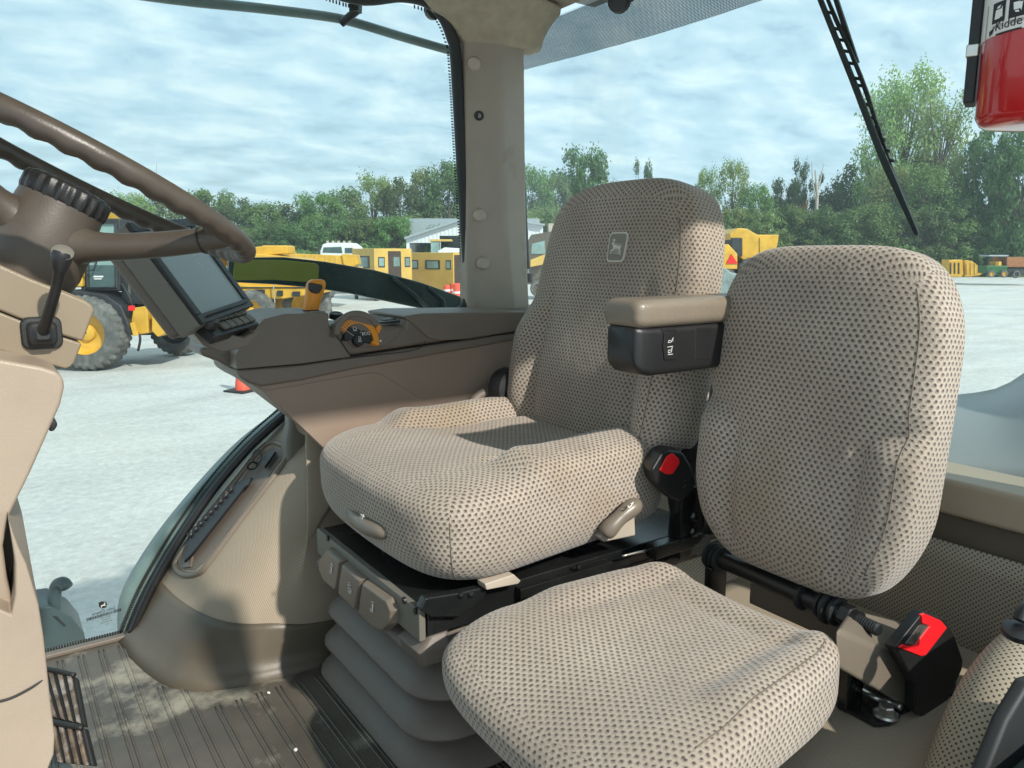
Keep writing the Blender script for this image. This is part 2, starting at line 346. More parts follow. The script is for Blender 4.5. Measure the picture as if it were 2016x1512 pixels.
def cushion(name,hs,k,fn,parent,rot=Matrix.Identity(3),loc=(0,0,0),n=44,label=None):
    """soft rounded block; hs half sizes, k squareness, fn(q,h)->local point"""
    bm=BM(); uvl=bm.loops.layers.uv.new('UVMap'); a,b,c=hs; cache={}
    def vert(p):
        key=tuple(round(x*1000) for x in p)
        if key in cache: return cache[key]
        l=sum(abs(x)**k for x in p)**(1/k); q=V([x/l for x in p]); P=fn(q,V((q.x*a,q.y*b,q.z*c)))
        v=bm.verts.new(V(loc)+rot@P); cache[key]=v; return v
    for ax in range(3):
        o1,o2=[i for i in range(3) if i!=ax]
        for s in (-1,1):
            G=[]
            for i in range(n+1):
                row=[]
                for j in range(n+1):
                    p=[0,0,0]; p[ax]=s; p[o1]=-1+2*i/n; p[o2]=-1+2*j/n; row.append(vert(p))
                G.append(row)
            m_=n//2; U=[[0]*(n+1) for _ in range(n+1)]; W=[[0]*(n+1) for _ in range(n+1)]
            for j in range(n+1):
                for i in range(m_+1,n+1): U[i][j]=U[i-1][j]+(G[i][j].co-G[i-1][j].co).length
                for i in range(m_-1,-1,-1): U[i][j]=U[i+1][j]-(G[i][j].co-G[i+1][j].co).length
            for i in range(n+1):
                for j in range(m_+1,n+1): W[i][j]=W[i][j-1]+(G[i][j].co-G[i][j-1].co).length
                for j in range(m_-1,-1,-1): W[i][j]=W[i][j+1]-(G[i][j].co-G[i][j+1].co).length
            for i in range(n):
                for j in range(n):
                    q=[(i,j),(i+1,j),(i+1,j+1),(i,j+1)]
                    if (s>0)==(ax==1): q.reverse()
                    f=bm.faces.new([G[a_][b_] for a_,b_ in q])
                    for l,(a_,b_) in zip(f.loops,q): l[uvl].uv=(U[a_][b_]+.003*s,W[a_][b_]) if ax!=0 else (U[a_][b_],W[a_][b_]+.003*s)
    cushion.edge={k_:v_.co.copy() for k_,v_ in cache.items()}
    return mk(name,fixn(bm),'fabric',parent,180,label=label)
def edge_seam(par,fixed,rng=(-.9,.9),n=44,out=.0006,r=.0011):
    """stitched seam along one edge of the last cushion built; fixed = (sx,sy,None) etc"""
    ax=fixed.index(None); pts=[]
    for i in range(n+1):
        t=-1+2*i/n
        if not rng[0]<=t<=rng[1]: continue
        p=[t if f is None else f for f in fixed]; pts.append(cushion.edge[tuple(round(x*1000) for x in p)])
    mk('seam',tube(BM(),pts,r,6),'seamdark',par,180)
def sew(o,pts,r=.0022,name='seam',m='fabricseam',off=.001):
    return mk(name,tube(BM(),pts,r,6),m,o,180)
M['seamdark']=mat('dark_seam',(.16,.13,.10),.9,var=.1)
M['fabricseam']=mat('seam_thread',(.42,.36,.27),.9,var=.1)
# ============================================================ TRACTOR CAB SHELL
cab=thing('tractor_cab','beige tractor cab interior with ribbed floor, corner pillar and large windows','tractor cab',loc=(.8,1.2,FL))
WY=2.13                                            # plane of the far side window
# floor with moulded ribs
bm=BM(); box(bm,(.45,1.25,FL-.02),(1.5,1.84,.04)); fl=mk('floor_mat',bm,'mat',cab,0)
bm=BM()
for k in range(26):
    x=-.02+k*.0455
    y1=2.085 if x<.22 else (1.82-.35*(x-.25) if x<.34 else 1.66)
    for dx in (0,.011):
        tube(bm,[(x+dx,.5,FL+.001),(x+dx,y1-.03,FL+.001),(x+dx-.0,y1,FL-.001)],.0026,6)
mk('floor_ribs',bm,'mat',fl,180)
bm=BM(); box(bm,(.10,2.118,FL+.006),(.62,.022,.012)); mk('sill_strip',bm,'brown',cab,30,bevel=.003)
# wheel arch: kick trim and dimpled panel
def arch_xy(s,off=0):
    """plan curve, s 0..1: from the window plane round the front nose, then along the inner face"""
    P=[(.24,2.125),(.255,1.99),(.285,1.87),(.335,1.79),(.41,1.742),(.50,1.722),(.62,1.715),(.85,1.715),(1.3,1.715)]
    t=s*(len(P)-1); i=min(int(t),len(P)-2); f=t-i
    p0=P[max(i-1,0)];p1=P[i];p2=P[i+1];p3=P[min(i+2,len(P)-1)]
    return [.5*(2*p1[a]+(p2[a]-p0[a])*f+(2*p0[a]-5*p1[a]+4*p2[a]-p3[a])*f*f+(-p0[a]+3*p1[a]-3*p2[a]+p3[a])*f**3) for a in (0,1)]
def lean(z):
    h=z-FL; return .55*h+.55*h*h                    # how far back the nose leans at this height
def arch_pt(s,z,inset=0):
    x,y=arch_xy(s); k=1-sst(.45,.8,s); y+=.14*sst(FL+.10,FL+.62,z)*sst(.15,.85,s); return V((x+lean(z)*k*1.0+(inset if s<.5 else inset*.6)*(1-s*.3),y+inset*sst(.3,.6,s)*.8,z))
seamz=lambda s: FL+.135-.01*sst(.2,.5,s)-.035*sst(.5,.9,s)
grid=[[arch_pt(s/48,FL+(seamz(s/48)-FL)*t/8,0) for s in range(49)] for t in range(9)]
# little cove where the trim meets the floor
grid=[[g+V((-.03*(1-min(1,i/2.5))**2*(1-sst(.3,.6,j/48)),-.03*(1-min(1,i/2.5))**2*sst(.15,.4,j/48),0)) for j,g in enumerate(r)] for i,r in enumerate(grid)]
sheet('kick_trim',grid,'kick',cab,thick=.004)
grid=[[arch_pt(s/60,seamz(s/60)-.02+(2.46-seamz(s/60))*t/30,.003) for s in range(61)] for t in range(31)]
ap=sheet('wheel_arch_panel',grid,'panel',cab,thick=.004)
# storage tray let into the arch, following its slope
def tr(px,py,y=2.0): return at(px,py,y=y)
tray_o=[(545,876),(566,884),(568,900),(410,1112),(388,1132),(362,1133),(347,1118),(352,1100),(515,888)]
def arch_front_y(x,z):                               # find where the leaning nose has this x
    return 1.9
Yt=1.945
AT=hitter(ap)
def AHp(pts,o,k=4): return smoothline([hit(AT,a,b,o)[0] for a,b in pts+pts[:1]],k)[:-1]
tr_=mk('storage_tray',tube(BM(),AHp([(538,872),(562,880),(569,897),(540,942),(470,1034),(412,1112),(392,1130),(364,1132),(348,1118),(352,1102),(380,1064),(440,984),(512,890)],.004),.0085,10,closed=True),'button',cab,180)
drape('tray_recess',AT,[(540,880),(556,888),(560,900),(530,940),(460,1034),(404,1108),(386,1122),(366,1122),(357,1112),(360,1102),(388,1064),(448,984),(518,892)],.004,.003,'brown',tr_)
drape('tray_lip',AT,[(354,1106),(369,1078),(384,1086),(380,1118),(364,1120)],.008,.006,'brownlid',tr_,.001)
def AH(px,py,o): return hit(AT,px,py,o)[0]
sh=thing('tool_roll','black ribbed tool holder lying in the long storage tray of the wheel arch','tool holder',loc=AH(440,1020,.012))
drape('holder_body',AT,[(374,1112),(380,1070),(466,972),(478,956),(506,946),(498,962),(490,968),(390,1096)],.020,.008,'black',sh,.001)
for k in range(9):
    c=AH(388+k*9.6,1060-k*10.8,.022); bm=BM(); lathe(bm,[(.002,-.0065),(.007,-.006),(.0085,0),(.007,.006),(.002,.0065)],c,(.75,0,.66),10); mk('holder_loop',bm,'black',sh,60)
ky=thing('hitch_ring','small black hitch pin ring hanging in the upper end of the storage tray','hitch pin',loc=AH(515,915,.012))
c=AH(516,908,.022); bm=BM(); tube(bm,[c+V((cos(a)*.012,0,sin(a)*.018)) for a in [k/16*2*PI for k in range(16)]],.0034,8,closed=True); mk('ring',bm,'steel2',ky,180)
c=AH(508,926,.022); bm=BM(); tube(bm,[c+V((cos(a)*.013,.0,sin(a)*.010)) for a in [k/12*2*PI for k in range(12)]],.0024,8,closed=True); mk('wire_clip',bm,'rubber',ky,180)
drape('pin',AT,[(521,918),(542,892),(552,897),(530,928)],.020,.007,'black',ky,.001)
# small console leg standing on the arch
bm=BM(); lp=hit(AT,592,868)[0]; loft(bm,[rrect(lp.x,lp.y,.052,.030,.014,lp.z-.05),rrect(lp.x,lp.y,.047,.028,.014,lp.z+.01),rrect(lp.x+.004,lp.y,.040,.024,.012,lp.z+.05),rrect(lp.x+.006,lp.y,.038,.022,.012,lp.z+.18)]); mk('console_leg',bm,'bezel',cab,60)
# far side window: pane, black frame, seal
pane=[(-.55,WY+.012,FL-.0),(1.30,WY+.012,FL),(1.30,WY+.012,3.42),(-.55,WY+.012,3.42)]
sw=mk('side_window',(pane,[(0,1,2,3)]),'glass',cab,0)
def arcline(off=0,zoff=0,y=WY):                      # seal along the arch edge
    B=smoothline([at(px,py,y=y) for px,py in ((262,1252),(298,1168),(334,1102),(380,1028),(432,955),(500,877),(572,812),(610,780))],5)
    return [V((p.x+off,p.y,p.z+off*-.6)) for p in B]
bm=BM(); A=arcline(-.010); tube(bm,A,.010,8); mk('arch_seal',bm,'rubber',sw,180)
bm=BM(); A=arcline(-.004,y=2.11); tube(bm,A,.012,8); mk('arch_inner_seal',bm,'black',sw,180)
seal=[at(560,-52,y=WY),at(700,-2,y=WY),at(790,-6,y=WY),at(842,6,y=WY),at(872,35,y=WY),at(890,78,y=WY),at(897,120,y=WY),at(909,330,y=WY),at(921,520,y=WY),at(924,570,y=WY),at(917,600,y=WY),at(896,622,y=WY)]
sl=smoothline(seal); bm=BM(); tube(bm,[p+V((-.005,-.010,0)) for p in sl],.020,10,flat=.9)
# the row of black glass-print teeth along the seal
for a,b in zip(sl[:-1],sl[1:]):
    n=max(1,int((b-a).length/.008))
    for k in range(n):
        p=a+(b-a)*(k/n); d=(b-a).normalized(); w=V((d.z,0,-d.x))
        w=-w if w.x>0 or (abs(w.x)<.3 and w.z>0) else w
        c=p+w*.019; box(bm,(c.x,WY+.010,c.z),(.007,.0015,.004) if abs(d.z)>.6 else (.004,.0015,.010))
mk('window_seal',bm,'rubber',sw,40)
bm=BM()
for p in arcline(-.036): pass
AL=arcline(-.026)
for a,b in zip(AL[:-1],AL[1:]):
    for k in range(4):
        p=a+(b-a)*(k/4); box(bm,(p.x,WY+.010,p.z),(.009,.0015,.0042))
for k in range(70): box(bm,(-.2+k*.0061,WY+.010,FL+.010),(.0038,.0015,.010))
mk('glass_print_arch',bm,'rubber',sw,0)
# maker's stamp on the glass, read from outside so mirrored here
gs=at(205,1215,y=WY+.008)
gx=(at(223,1197,y=WY+.008)-at(186,1208,y=WY+.008)).normalized(); gz=V((-gx.z,0,gx.x))
mk('glass_stamp',text_mesh('John Deere',.0115,at(204,1203,y=WY+.008),gx,gz,mirror=True),'black',sw,0)
bm=BM(); rnd=random.Random(3); x=0; rotg=Matrix((gx,V((0,1,0)),gz)).transposed()
while x<.082:
    w=rnd.choice((.0009,.0016,.0024)); c=at(205,1210,y=WY+.008)+gx*(x-.041+w/2); box(bm,c,(w,.0008,.0075),rotg); x+=w+rnd.choice((.0008,.0014))
mk('glass_barcode',bm,'black',sw,0)
for i,(t,s_) in enumerate((('43R 001586',.0048),('TEMPERED',.0044),('AS2 DOT 282',.0048),('M 5',.0048))):
    mk('glass_marking',text_mesh(t,s_,at(208+i*.9,1215+i*4.6,y=WY+.008),gx,gz,mirror=True),'steel2',sw,0)
def deer(o,xd,zd,s,mirror=False):
    """leaping deer outline on a unit board, facing -x"""
    P=[(-.46,.20),(-.40,.26),(-.33,.28),(-.30,.24),(-.22,.20),(-.14,.10),(.0,.06),(.16,.06),(.28,.02),(.36,.08),(.42,.16),(.40,.04),(.36,-.04),(.34,-.14),(.42,-.24),(.40,-.38),(.47,-.46),(.40,-.46),(.34,-.40),(.33,-.26),(.22,-.16),(.14,-.08),(-.02,-.10),(-.14,-.12),(-.22,-.20),(-.36,-.22),(-.44,-.34),(-.50,-.40),(-.44,-.24),(-.38,-.14),(-.24,-.10),(-.28,0),(-.32,.12),(-.40,.16)]
    A=[(-.34,.27),(-.30,.38),(-.42,.46),(-.30,.43),(-.26,.52),(-.25,.40),(-.14,.44),(-.22,.34),(-.28,.24)]
    xd=V(xd).normalized(); zd=V(zd).normalized(); g=-1 if mirror else 1
    return [[V(o)+xd*(p[0]*s*g)+zd*(p[1]*s) for p in Q] for Q in (P,A)]
def polymesh(polys,nrm,t):
    bm=BM()
    for P in polys: prism(bm,P,V(nrm)*t)
    bmesh.ops.triangulate(bm,faces=[f for f in bm.faces if len(f.verts)>4]); return fixn(bm)
o=at(203,1191,y=WY+.008)
mk('glass_badge',pprism([(194,1187),(200,1184),(209,1185),(211,1190),(209,1196),(200,1198),(195,1195)],WY+.008,.001),'black',sw,0)
mk('badge_deer',polymesh(deer(o-V((0,.0012,0)),gx,gz,.013,True),(0,-1,0),.0005),'white',sw,0)
# corner pillar, headliner flare, caps
pil=[[V((1.285,WY+.02,z)),V((1.283,WY-.03,z)),V((1.305,WY-.05,z)),V((cx-.012,2.052,z)),V((cx+.012,2.045,z)),V((1.482+dx,2.06,z)),V((1.495+dx,2.08,z)),V((1.495+dx,WY+.02,z))] for z,cx,dx in ((2.50,1.425,.02),(2.62,1.41,.012),(2.8,1.395,.005),(3.0,1.385,0),(3.34,1.372,-.005))]
pl=mk('corner_pillar',loft(BM(),pil),'pillar',cab,22,bevel=.006,seg=3)
PT=hitter(pl)
for i,(px,py) in enumerate(((933,126),(944,424),(951,518))):
    c,nd=hit(PT,px,py)
    mk('screw_cap',lathe(BM(),[(.021,-.01),(.021,.007),(.017,.012),(.016,.0135),(.002,.0145)],c,nd,20),'cap',pl,40)
c,nd=hit(PT,943,228); b=mk('bolt_ring',lathe(BM(),[(.015,-.008),(.015,.003),(.013,.005),(.008,.0045),(.007,.001),(.001,.001)],c,nd,18),'black',pl,40)
# flare to the roof lining
secs=[]
for t in range(9):
    f=t/8; z=3.325+f*.13; g=f*f
    secs.append([V((1.275-.16*g-.05*f,WY+.03,z)),V((1.273-.16*g-.05*f,WY-.04-.02*g,z)),V((1.33-.08*g,2.06-.06*g,z)),V((1.375,2.035-.12*g,z)),V((1.45+.03*g,2.035-.12*g,z)),V((1.53+.05*g,2.04-.08*g,z)),V((1.55+.06*g,2.06-.03*g,z)),V((1.55+.06*g,WY+.03,z))])
mk('headliner_flare',loft(BM(),secs),'headl',cab,60,sub=1)
bm=BM(); box(bm,(.41,1.29,3.485),(2.36,1.86,.05)); mk('roof',bm,'headl',cab,0)
bm=BM(); box(bm,(1.75,1.29,3.60),(.34,1.9,.05)); mk('added_sun_block',bm,'fender',cab,0)  # unseen slab added to keep the sun off the corner pillar
for a_,b_ in ((WY+.03,3.50),(.33,3.44)): bm=BM(); box(bm,(.4,a_,b_),(2.38,.05,.10)); mk('roof_rail',bm,'rubber',cab,0)
bm=BM(); box(bm,(1.30,.24,1.55),(1.10,.22,1.1)); mk('added_fender_block',bm,'fender',cab,30,bevel=.05,seg=4)  # plain fender block added to stop light bouncing up from the ground
bm=BM(); box(bm,(-.85,1.25,2.0),(.5,1.7,.9)); mk('unseen_dash_block',bm,'brown',cab,30,bevel=.04)  # unseen block added to cut stray light at the open front
bm=BM(); box(bm,(1.62,.36,2.85),(.10,.08,1.2)); mk('unseen_near_pillar',bm,'pillar',cab,30,bevel=.01)  # unseen pillar added against stray light, set clear of the passenger backrest
bm=BM(); lathe(bm,[(.004,0),(.028,.001),(.032,.012),(.026,.03),(.004,.034)],at(850,18,y=WY+.2),(-.1,-1,-.4),18); mk('work_lamp',bm,'black',cab,50)
# vent at the foot of the pillar
bm=BM(); box(bm,(1.42,2.07,2.50),(.34,.20,.05)); ba=mk('pillar_foot',bm,'brownlid',cab,30,bevel=.006)
bm=BM()
for k in range(9):
    c=at(912+k*4.2,607,z=2.527); box(bm,c,(.0035,.03,.004))
mk('vent_slots',bm,'black',ba,0)
# exterior bar and bracket seen through the top of the side window
bm=BM(); YB=WY+.16
tube(bm,smoothline([at(-60,-60,y=YB),at(330,-3,y=YB),at(500,15,y=YB),at(640,32,y=YB),at(700,45,y=YB),at(800,75,y=YB),at(930,112,y=YB)],4),.0135,10); hb=mk('outer_grab_bar',bm,'fgrey',cab,180)
bm=BM(); tube(bm,[at(672,46,y=YB-.03),at(706,18,y=YB-.08)],.012,10); tube(bm,[at(700,24,y=YB-.08),at(701,-30,y=YB-.08)],.02,4); mk('bar_bracket',bm,'black',hb,40)
# tinted fender flange outside the far window, amber reflector let into it
YF=WY+.30
fb=[(452,512),(470,507),(560,506),(640,515),(740,532),(830,556),(905,583),(960,598),(960,640),(880,618),(780,597),(690,578),(610,566),(540,560),(462,556),(450,540)]
fe=mk('fender_flange',pprism(fb,YF,.03),'fender',cab,30,bevel=.006)
mk('amber_reflector',pprism([(462,513),(480,511),(560,512),(622,518),(629,524),(627,552),(618,556),(540,551),(466,552),(459,545)],YF-.004,.008),'amber',fe,30,bevel=.003)
mk('reflector_bar',pprism([(466,526),(538,527),(538,539),(466,537)],YF-.0065,.004),'amber',fe,0)
bm=BM(); tube(bm,[at(773,548,y=YF-.012),at(815,580,y=YF-.012),at(858,622,y=YF-.012)],.008,8); tube(bm,[at(845,567,y=YF-.012),at(872,590,y=YF-.012),at(880,622,y=YF-.012)],.006,8); mk('flange_rib',bm,'fender',fe,180)
mk('marker_lamp',pprism([(432,505),(447,505),(449,523),(437,523)],YF-.01,.02),'orange',fe,30,bevel=.002)
# outer fender skirt running down beside the arch
yo=WY+.05
o1=smoothline([at(px,py,y=yo) for px,py in ((236,1262),(238,1200),(262,1142),(318,1056),(398,958),(478,875),(560,812),(600,785))],6)
o2=smoothline([at(px,py,y=yo+.02) for px,py in ((285,1268),(303,1200),(338,1130),(388,1045),(445,965),(512,888),(580,825),(620,795))],6)
g=[[a+V((.004,.05,0)),a,a.lerp(b,.12)+V((0,-.012,0)),a.lerp(b,.55)+V((0,-.004,0)),b+V((0,.03,0)),b+V((.05,.10,0))] for a,b in zip(o1,o2)]
sheet('outer_fender_skirt',g,'fgrey',cab,thick=.006)
# step hanger outside the lower window
YS=WY+.42
bx=[(60,1200),(100,1194),(140,1215),(165,1245),(178,1300),(178,1400),(40,1400)]
st=mk('step_housing',pprism(bx,YS,.16),'housing',cab,30,bevel=.003)
mk('housing_slot',pprism([(104,1214),(112,1214),(130,1232),(126,1234)],YS-.002,.004),'rubber',st,0)
bm=BM(); tube(bm,smoothline([at(108,1215,y=YS+.03),at(108,1170,y=YS+.03),at(112,1152,y=YS+.03),at(124,1147,y=YS+.01),at(132,1156,y=YS-.005)],5),[.018]*21,12); mk('hook_handle',bm,'housing',st,180)
# ------------------------------------------------------------ rear: window, ledge, platform, perforated wall
RX=1.62
mk('rear_window',([(RX,.42,2.20),(RX,2.42,2.20),(RX,2.42,3.46),(RX,.42,3.46)],[(0,1,2,3)]),'glassr',cab,0)
sy=[at(1022,140,x=RX-.01),at(1150,107,x=RX-.01),at(1300,66,x=RX-.01),at(1420,28,x=RX-.01),at(1520,-6,x=RX-.01),at(1620,-60,x=RX-.01)]
top=[V((RX-.01,p.y,3.45)) for p in sy]
mk('sun_shade',([*sy,*top],[(i,i+1,len(sy)+i+1,len(sy)+i) for i in range(len(sy)-1)]),'shade',cab,0)
bm=BM(); tube(bm,smoothline([at(1014,110,x=RX-.02),at(1022,70,x=RX-.02),at(1040,40,x=RX-.02),at(1070,14,x=RX-.02),at(1110,-8,x=RX-.02),at(1180,-30,x=RX-.02)],5),.014,8); mk('rear_window_seal',bm,'rubber',cab,180)
bm=BM(); lathe(bm,[(.002,0),(.03,.002),(.034,.016),(.03,.03),(.002,.034)],at(1225,2,x=RX-.06),(-1,-.3,-.2),20); mk('latch_knob',bm,'black',cab,50)
bm=BM(); c=at(1285,-6,x=RX-.03); tube(bm,[at(1245,-5,x=RX-.03),at(1225,4,x=RX-.05)],.010,8); mk('latch_arm',bm,'black',cab,180)
# ledge and rear lining
bm=BM(); box(bm,(RX+.02,1.15,2.215),(.15,1.9,.075)); mk('rear_ledge',bm,'beige',cab,30,bevel=.012,seg=3)
bm=BM(); box(bm,(RX+.015,1.15,2.138),(.10,1.9,.075)); mk('ledge_skirt',bm,'kick',cab,30,bevel=.004)
g=[[V((RX-.025-.02*sst(0,1,t/10),.38+j*.09,1.66+.46*t/10)) for j in range(20)] for t in range(11)]
sheet('rear_lining',g,'perf',cab,thick=.004)
g=[[V((.82+j*.048,.38+t*.045,1.905)) for j in range(18)] for t in range(18)]
sheet('seat_platform_cover',g,'panel',cab,thick=.004)
bm=BM(); box(bm,(1.22,.75,1.80),(.80,.70,.19)); mk('seat_platform',bm,'conlow',cab,30,bevel=.01)
# door side bolster
tp=smoothline([at(px,py,y=.44) for px,py in ((1890,1620),(1925,1512),(1975,1400),(2045,1310),(2140,1240))],8); g=[]
for i,p in enumerate(tp):
    g.append([p+V((-sin(a)*.03,cos(a)*.062,sin(a)*.062)) for a in [PI*1.3*k/16-.5 for k in range(17)]])
sheet('door_bolster',g,'perf',cab,thick=.004)
# grip handle at the right edge
bm=BM(); tube(bm,smoothline([at(2060,1186,y=.42),at(2022,1196,y=.42),at(2008,1222,y=.42)],4),.010,10); lathe(bm,[(.014,-.006),(.021,-.003),(.021,.005),(.010,.008)],at(2004,1245,y=.42),(-.2,-.2,1),18); mk('handle_foot',bm,'black',cab,50)
mk('door_seal',pprism([(2030,1345),(1985,1420),(1948,1512),(1930,1560),(2080,1560),(2080,1330)],.36,.02),'rubber',cab,30,bevel=.006)
# outer rear fender seen beyond the rear window
g=[]
for px in (1780,1840,1890,1925,1960,1990,2016,2050,2100,2180):
    yt={1780:800,1840:785,1890:779,1925:775,1960:768,1990:755,2016:738,2050:712,2100:670,2180:600}[px]
    A=at(px,948+(px-1890)*.16,x=RX+.07); B=at(px,yt,x=RX+.62); B2=at(px,yt+6,x=RX+.80)
    g.append([A+V((0,0,-.05)),A]+[A.lerp(B,f)+V((0,0,.035*sin(f*PI))) for f in (.12,.3,.5,.7,.88)]+[B,B2+V((0,0,-.06))])
sheet('outer_rear_fender',g,'greyblue',cab,thick=.008)
# rear wiper
XW=RX+.05
wp=mk('rear_wiper',fixn(prism(BM(),[at(px,py,x=XW) for px,py in ((1601,-20),(1611,-20),(1684,159),(1732,281),(1760,345),(1809,462),(1801,464),(1740,335),(1718,281),(1672,159))],(.006,0,0))),'black',cab,0)
mk('wiper_arm',fixn(prism(BM(),[at(px,py,x=XW+.02) for px,py in ((1634,-20),(1643,-20),(1668,55),(1690,122),(1684,126),(1660,62))],(.006,0,0))),'black',wp,0)
mk('wiper_frame',fixn(prism(BM(),[at(px,py,x=XW+.012) for px,py in ((1618,-20),(1624,-20),(1650,40),(1674,92),(1697,148),(1711,186),(1722,222),(1744,290),(1762,345),(1790,412),(1786,414),(1756,348),(1738,294),(1716,228),(1703,190),(1689,150),(1667,95),(1642,42))],(.004,0,0))),'black',wp,0)
for y_ in (18,50,72,94,118,148,162,200,226,245,268,290,310):
    xl=1607+(y_)*.42; mk('wiper_bridge',fixn(prism(BM(),[at(px,py,x=XW+.009) for px,py in ((xl+2,y_),(xl+22,y_+4),(xl+24,y_+11),(xl+4,y_+7))],(.003,0,0))),'black',wp,0)
# gas strut outside right of the pillar
XS=1.66
bm=BM(); tube(bm,[at(1029,322,x=XS),at(1033,420,x=XS),at(1039,530,x=XS)],[.0085,.0085,.0085],10); gsr=mk('gas_strut',bm,'black',cab,60)
bm=BM(); tube(bm,[at(1039,528,x=XS),at(1041,548,x=XS)],.004,8); mk('strut_rod',bm,'steel',gsr,60)
bm=BM(); tube(bm,[at(1041,538,x=XS),at(1041,556,x=XS)],.014,8); mk('strut_end',bm,'black',gsr,60); bm=BM(); lathe(bm,[(.004,0),(.012,.001),(.014,.012),(.004,.016)],at(1029,324,x=XS-.01),(-1,-.4,0),14); mk('strut_end',bm,'black',gsr,60)
# ============================================================ DRIVER SEAT
ds=thing('driver_seat','larger dotted beige seat with deer emblem on its backrest, on a rubber bellows base','seat',loc=(.93,1.41,FL))
def f_dc(q,h):
    P=h.copy(); u,v,w=q; top=sst(-.1,.7,w); av=abs(v)
    P.x-= .022*(1-v*v)*sst(0,-1,u); P.y*=1-.06*u
    bol=sst(.52,.70,av)*sst(-.48,-.24,u)*(1-.25*sst(.5,1,u))*1.1
    P.z+=top*(.032*bol-.020*math.exp(-((av-.55)/.045)**2)*sst(-.52,-.30,u)-.016*(1-min(1,av*1.6)**2)*sst(-.5,.2,u)+.012*sst(.0,-.45,u)*sst(-1,-.6,u))
    P.z+=.006*top*math.exp(-((u-.35)/.12)**2)*(1-av)
    if w<0: P.x*=1-.10*w*w*(1 if u<0 else .3); P.y*=1-.10*w*w
    return P
dc=cushion('seat_cushion',(.320,.325,.102),5.5,f_dc,ds,Matrix.Rotation(R(-2),3,'Y'),(.940,1.435,2.184))
edge_seam(dc,(-1,-1,None),(-.95,.55)); edge_seam(dc,(None,-1,-1),(-.8,.8))
def f_db(q,h):
    P=h.copy(); u,v,w=q; t=(w+1)/2; av=abs(v)
    s=1.0-.055*sst(.42,.60,t)-.07*sst(.6,1.0,t); s-=.08*sst(.22,0,t); P.y*=s; P.z-=.035*sst(.6,1,t)*max(0,v)**2
    front=sst(.1,-.7,u)
    P.x-=front*(.040*sst(.58,.82,av)*sst(.02,.2,t)*sst(.62,.42,t) + .018*math.exp(-((t-.28)/.18)**2)*(1-av*av) - .010*math.exp(-((av-.60)/.045)**2)*sst(.05,.15,t)*sst(.70,.5,t))
    P.x-=front*.020*sst(.75,1.0,t); P.x+=.03*sst(.7,1.0,t)*(1-front)*.5
    return P
rb=Matrix.Rotation(R(11),3,'Y'); dbl=V((1.275,1.395,2.520))
db=cushion('backrest',(.072,.298,.352),4.6,f_db,ds,rb,dbl,label='tall driver backrest with side wings and a grey deer emblem')
edge_seam(db,(-1,-1,None))
def onback(y,z,x=-.066): return dbl+rb@V((x,y,z))
for sg in (-1,1):
    pts=[]
    for k in range(26):
        t=.06+.62*k/25; w=2*t-1; s=1.0-.055*sst(.42,.60,t)-.07*sst(.6,1.0,t)-.08*sst(.22,0,t)
        pts.append(onback(sg*.60*.29*s,w*.352,-.068-.018*math.exp(-((t-.28)/.18)**2)*.64+.0085))
    mk('backrest_seam',tube(BM(),pts,.0016,6),'fabricseam',db,180)
# emblem
eo=hit(hitter(db),1217,487)[0]+(rb@V((-1,0,0)))*.0015; ex=V((0,-1,0)); ez=rb@V((0,0,1)); en=rb@V((-1,0,0))
def shield(s,h,r=.3):
    P=[]
    for cx,cy,a0 in ((1,1,0),(-1,1,90),(-1,-1,180),(1,-1,270)):
        for k in range(5):
            a=R(a0+22.5*k); P.append(((cx*(1-r)+r*cos(a))*s*(1-.06*(cy<0)),(cy*(1-r*.8)+r*.8*sin(a))*h+ (.06*h*(1-abs(cx*(1-r)+r*cos(a))**2))*cy))
    return P
def board(P,o,t): return fixn(prism(BM(),[o+ex*a+ez*b for a,b in P],en*t))
mk('emblem_rim',board(shield(.031,.034),eo-en*.004,.0068),'pale',db,0)
mk('emblem_field',board(shield(.0275,.0305),eo+en*.0004,.0034),'shield',db,0)
mk('emblem_deer',polymesh(deer(eo+en*.0039,ex,ez,.041),en,.0008),'pale',db,0)
# steel top plate and rails
bm=BM(); box(bm,(.985,1.405,2.062),(.755,.50,.008)); box(bm,(.99,1.165,2.035),(.75,.02,.055)); box(bm,(.99,1.655,2.035),(.75,.02,.055)); ptop=mk('upper_plate',bm,'blackmetal',ds,30,bevel=.0025)
bm=BM(); box(bm,(1.12,1.145,2.045),(.62,.02,.022)); box(bm,(1.16,1.128,2.020),(.5,.016,.02)); mk('slide_rail',bm,'blackmetal',ptop,30,bevel=.002)
mk('slide_handle',tube(BM(),smoothline([at(1225,1095,y=1.11),at(1262,1086,y=1.105),at(1300,1079,y=1.11)],4),.0028,8),'steel',ptop,180)
bm=BM(); loft(bm,[[at(px,py,y=1.135) +V((0,d,0)) for px,py in ((828,1200),(838,1178),(900,1168),(960,1155),(955,1180),(905,1215),(850,1216))] for d in (0,.02)]); mk('rail_end_cover',bm,'blackmetal',ptop,30,bevel=.003)
for px,py in ((908,1172),(928,1170),(1140,1117),(757,1087)):
    z=2.067; c=at(px,py,z=z) if px in(757,) else at(px,py,y=1.133); mk('plate_bolt',lathe(BM(),[(.006,-.003),(.006,.002),(.004,.004),(.001,.0045)],c,(0,0,1) if px==757 else (0,-1,.2),8),'blackmetal',ptop,30)
mk('spacer_block',fixn(prism(BM(),[at(px,py,y=1.12) for px,py in ((955,1150),(1012,1131),(1026,1144),(1020,1150),(958,1162))],(0,.03,0))),'cap',ptop,30,bevel=.002)
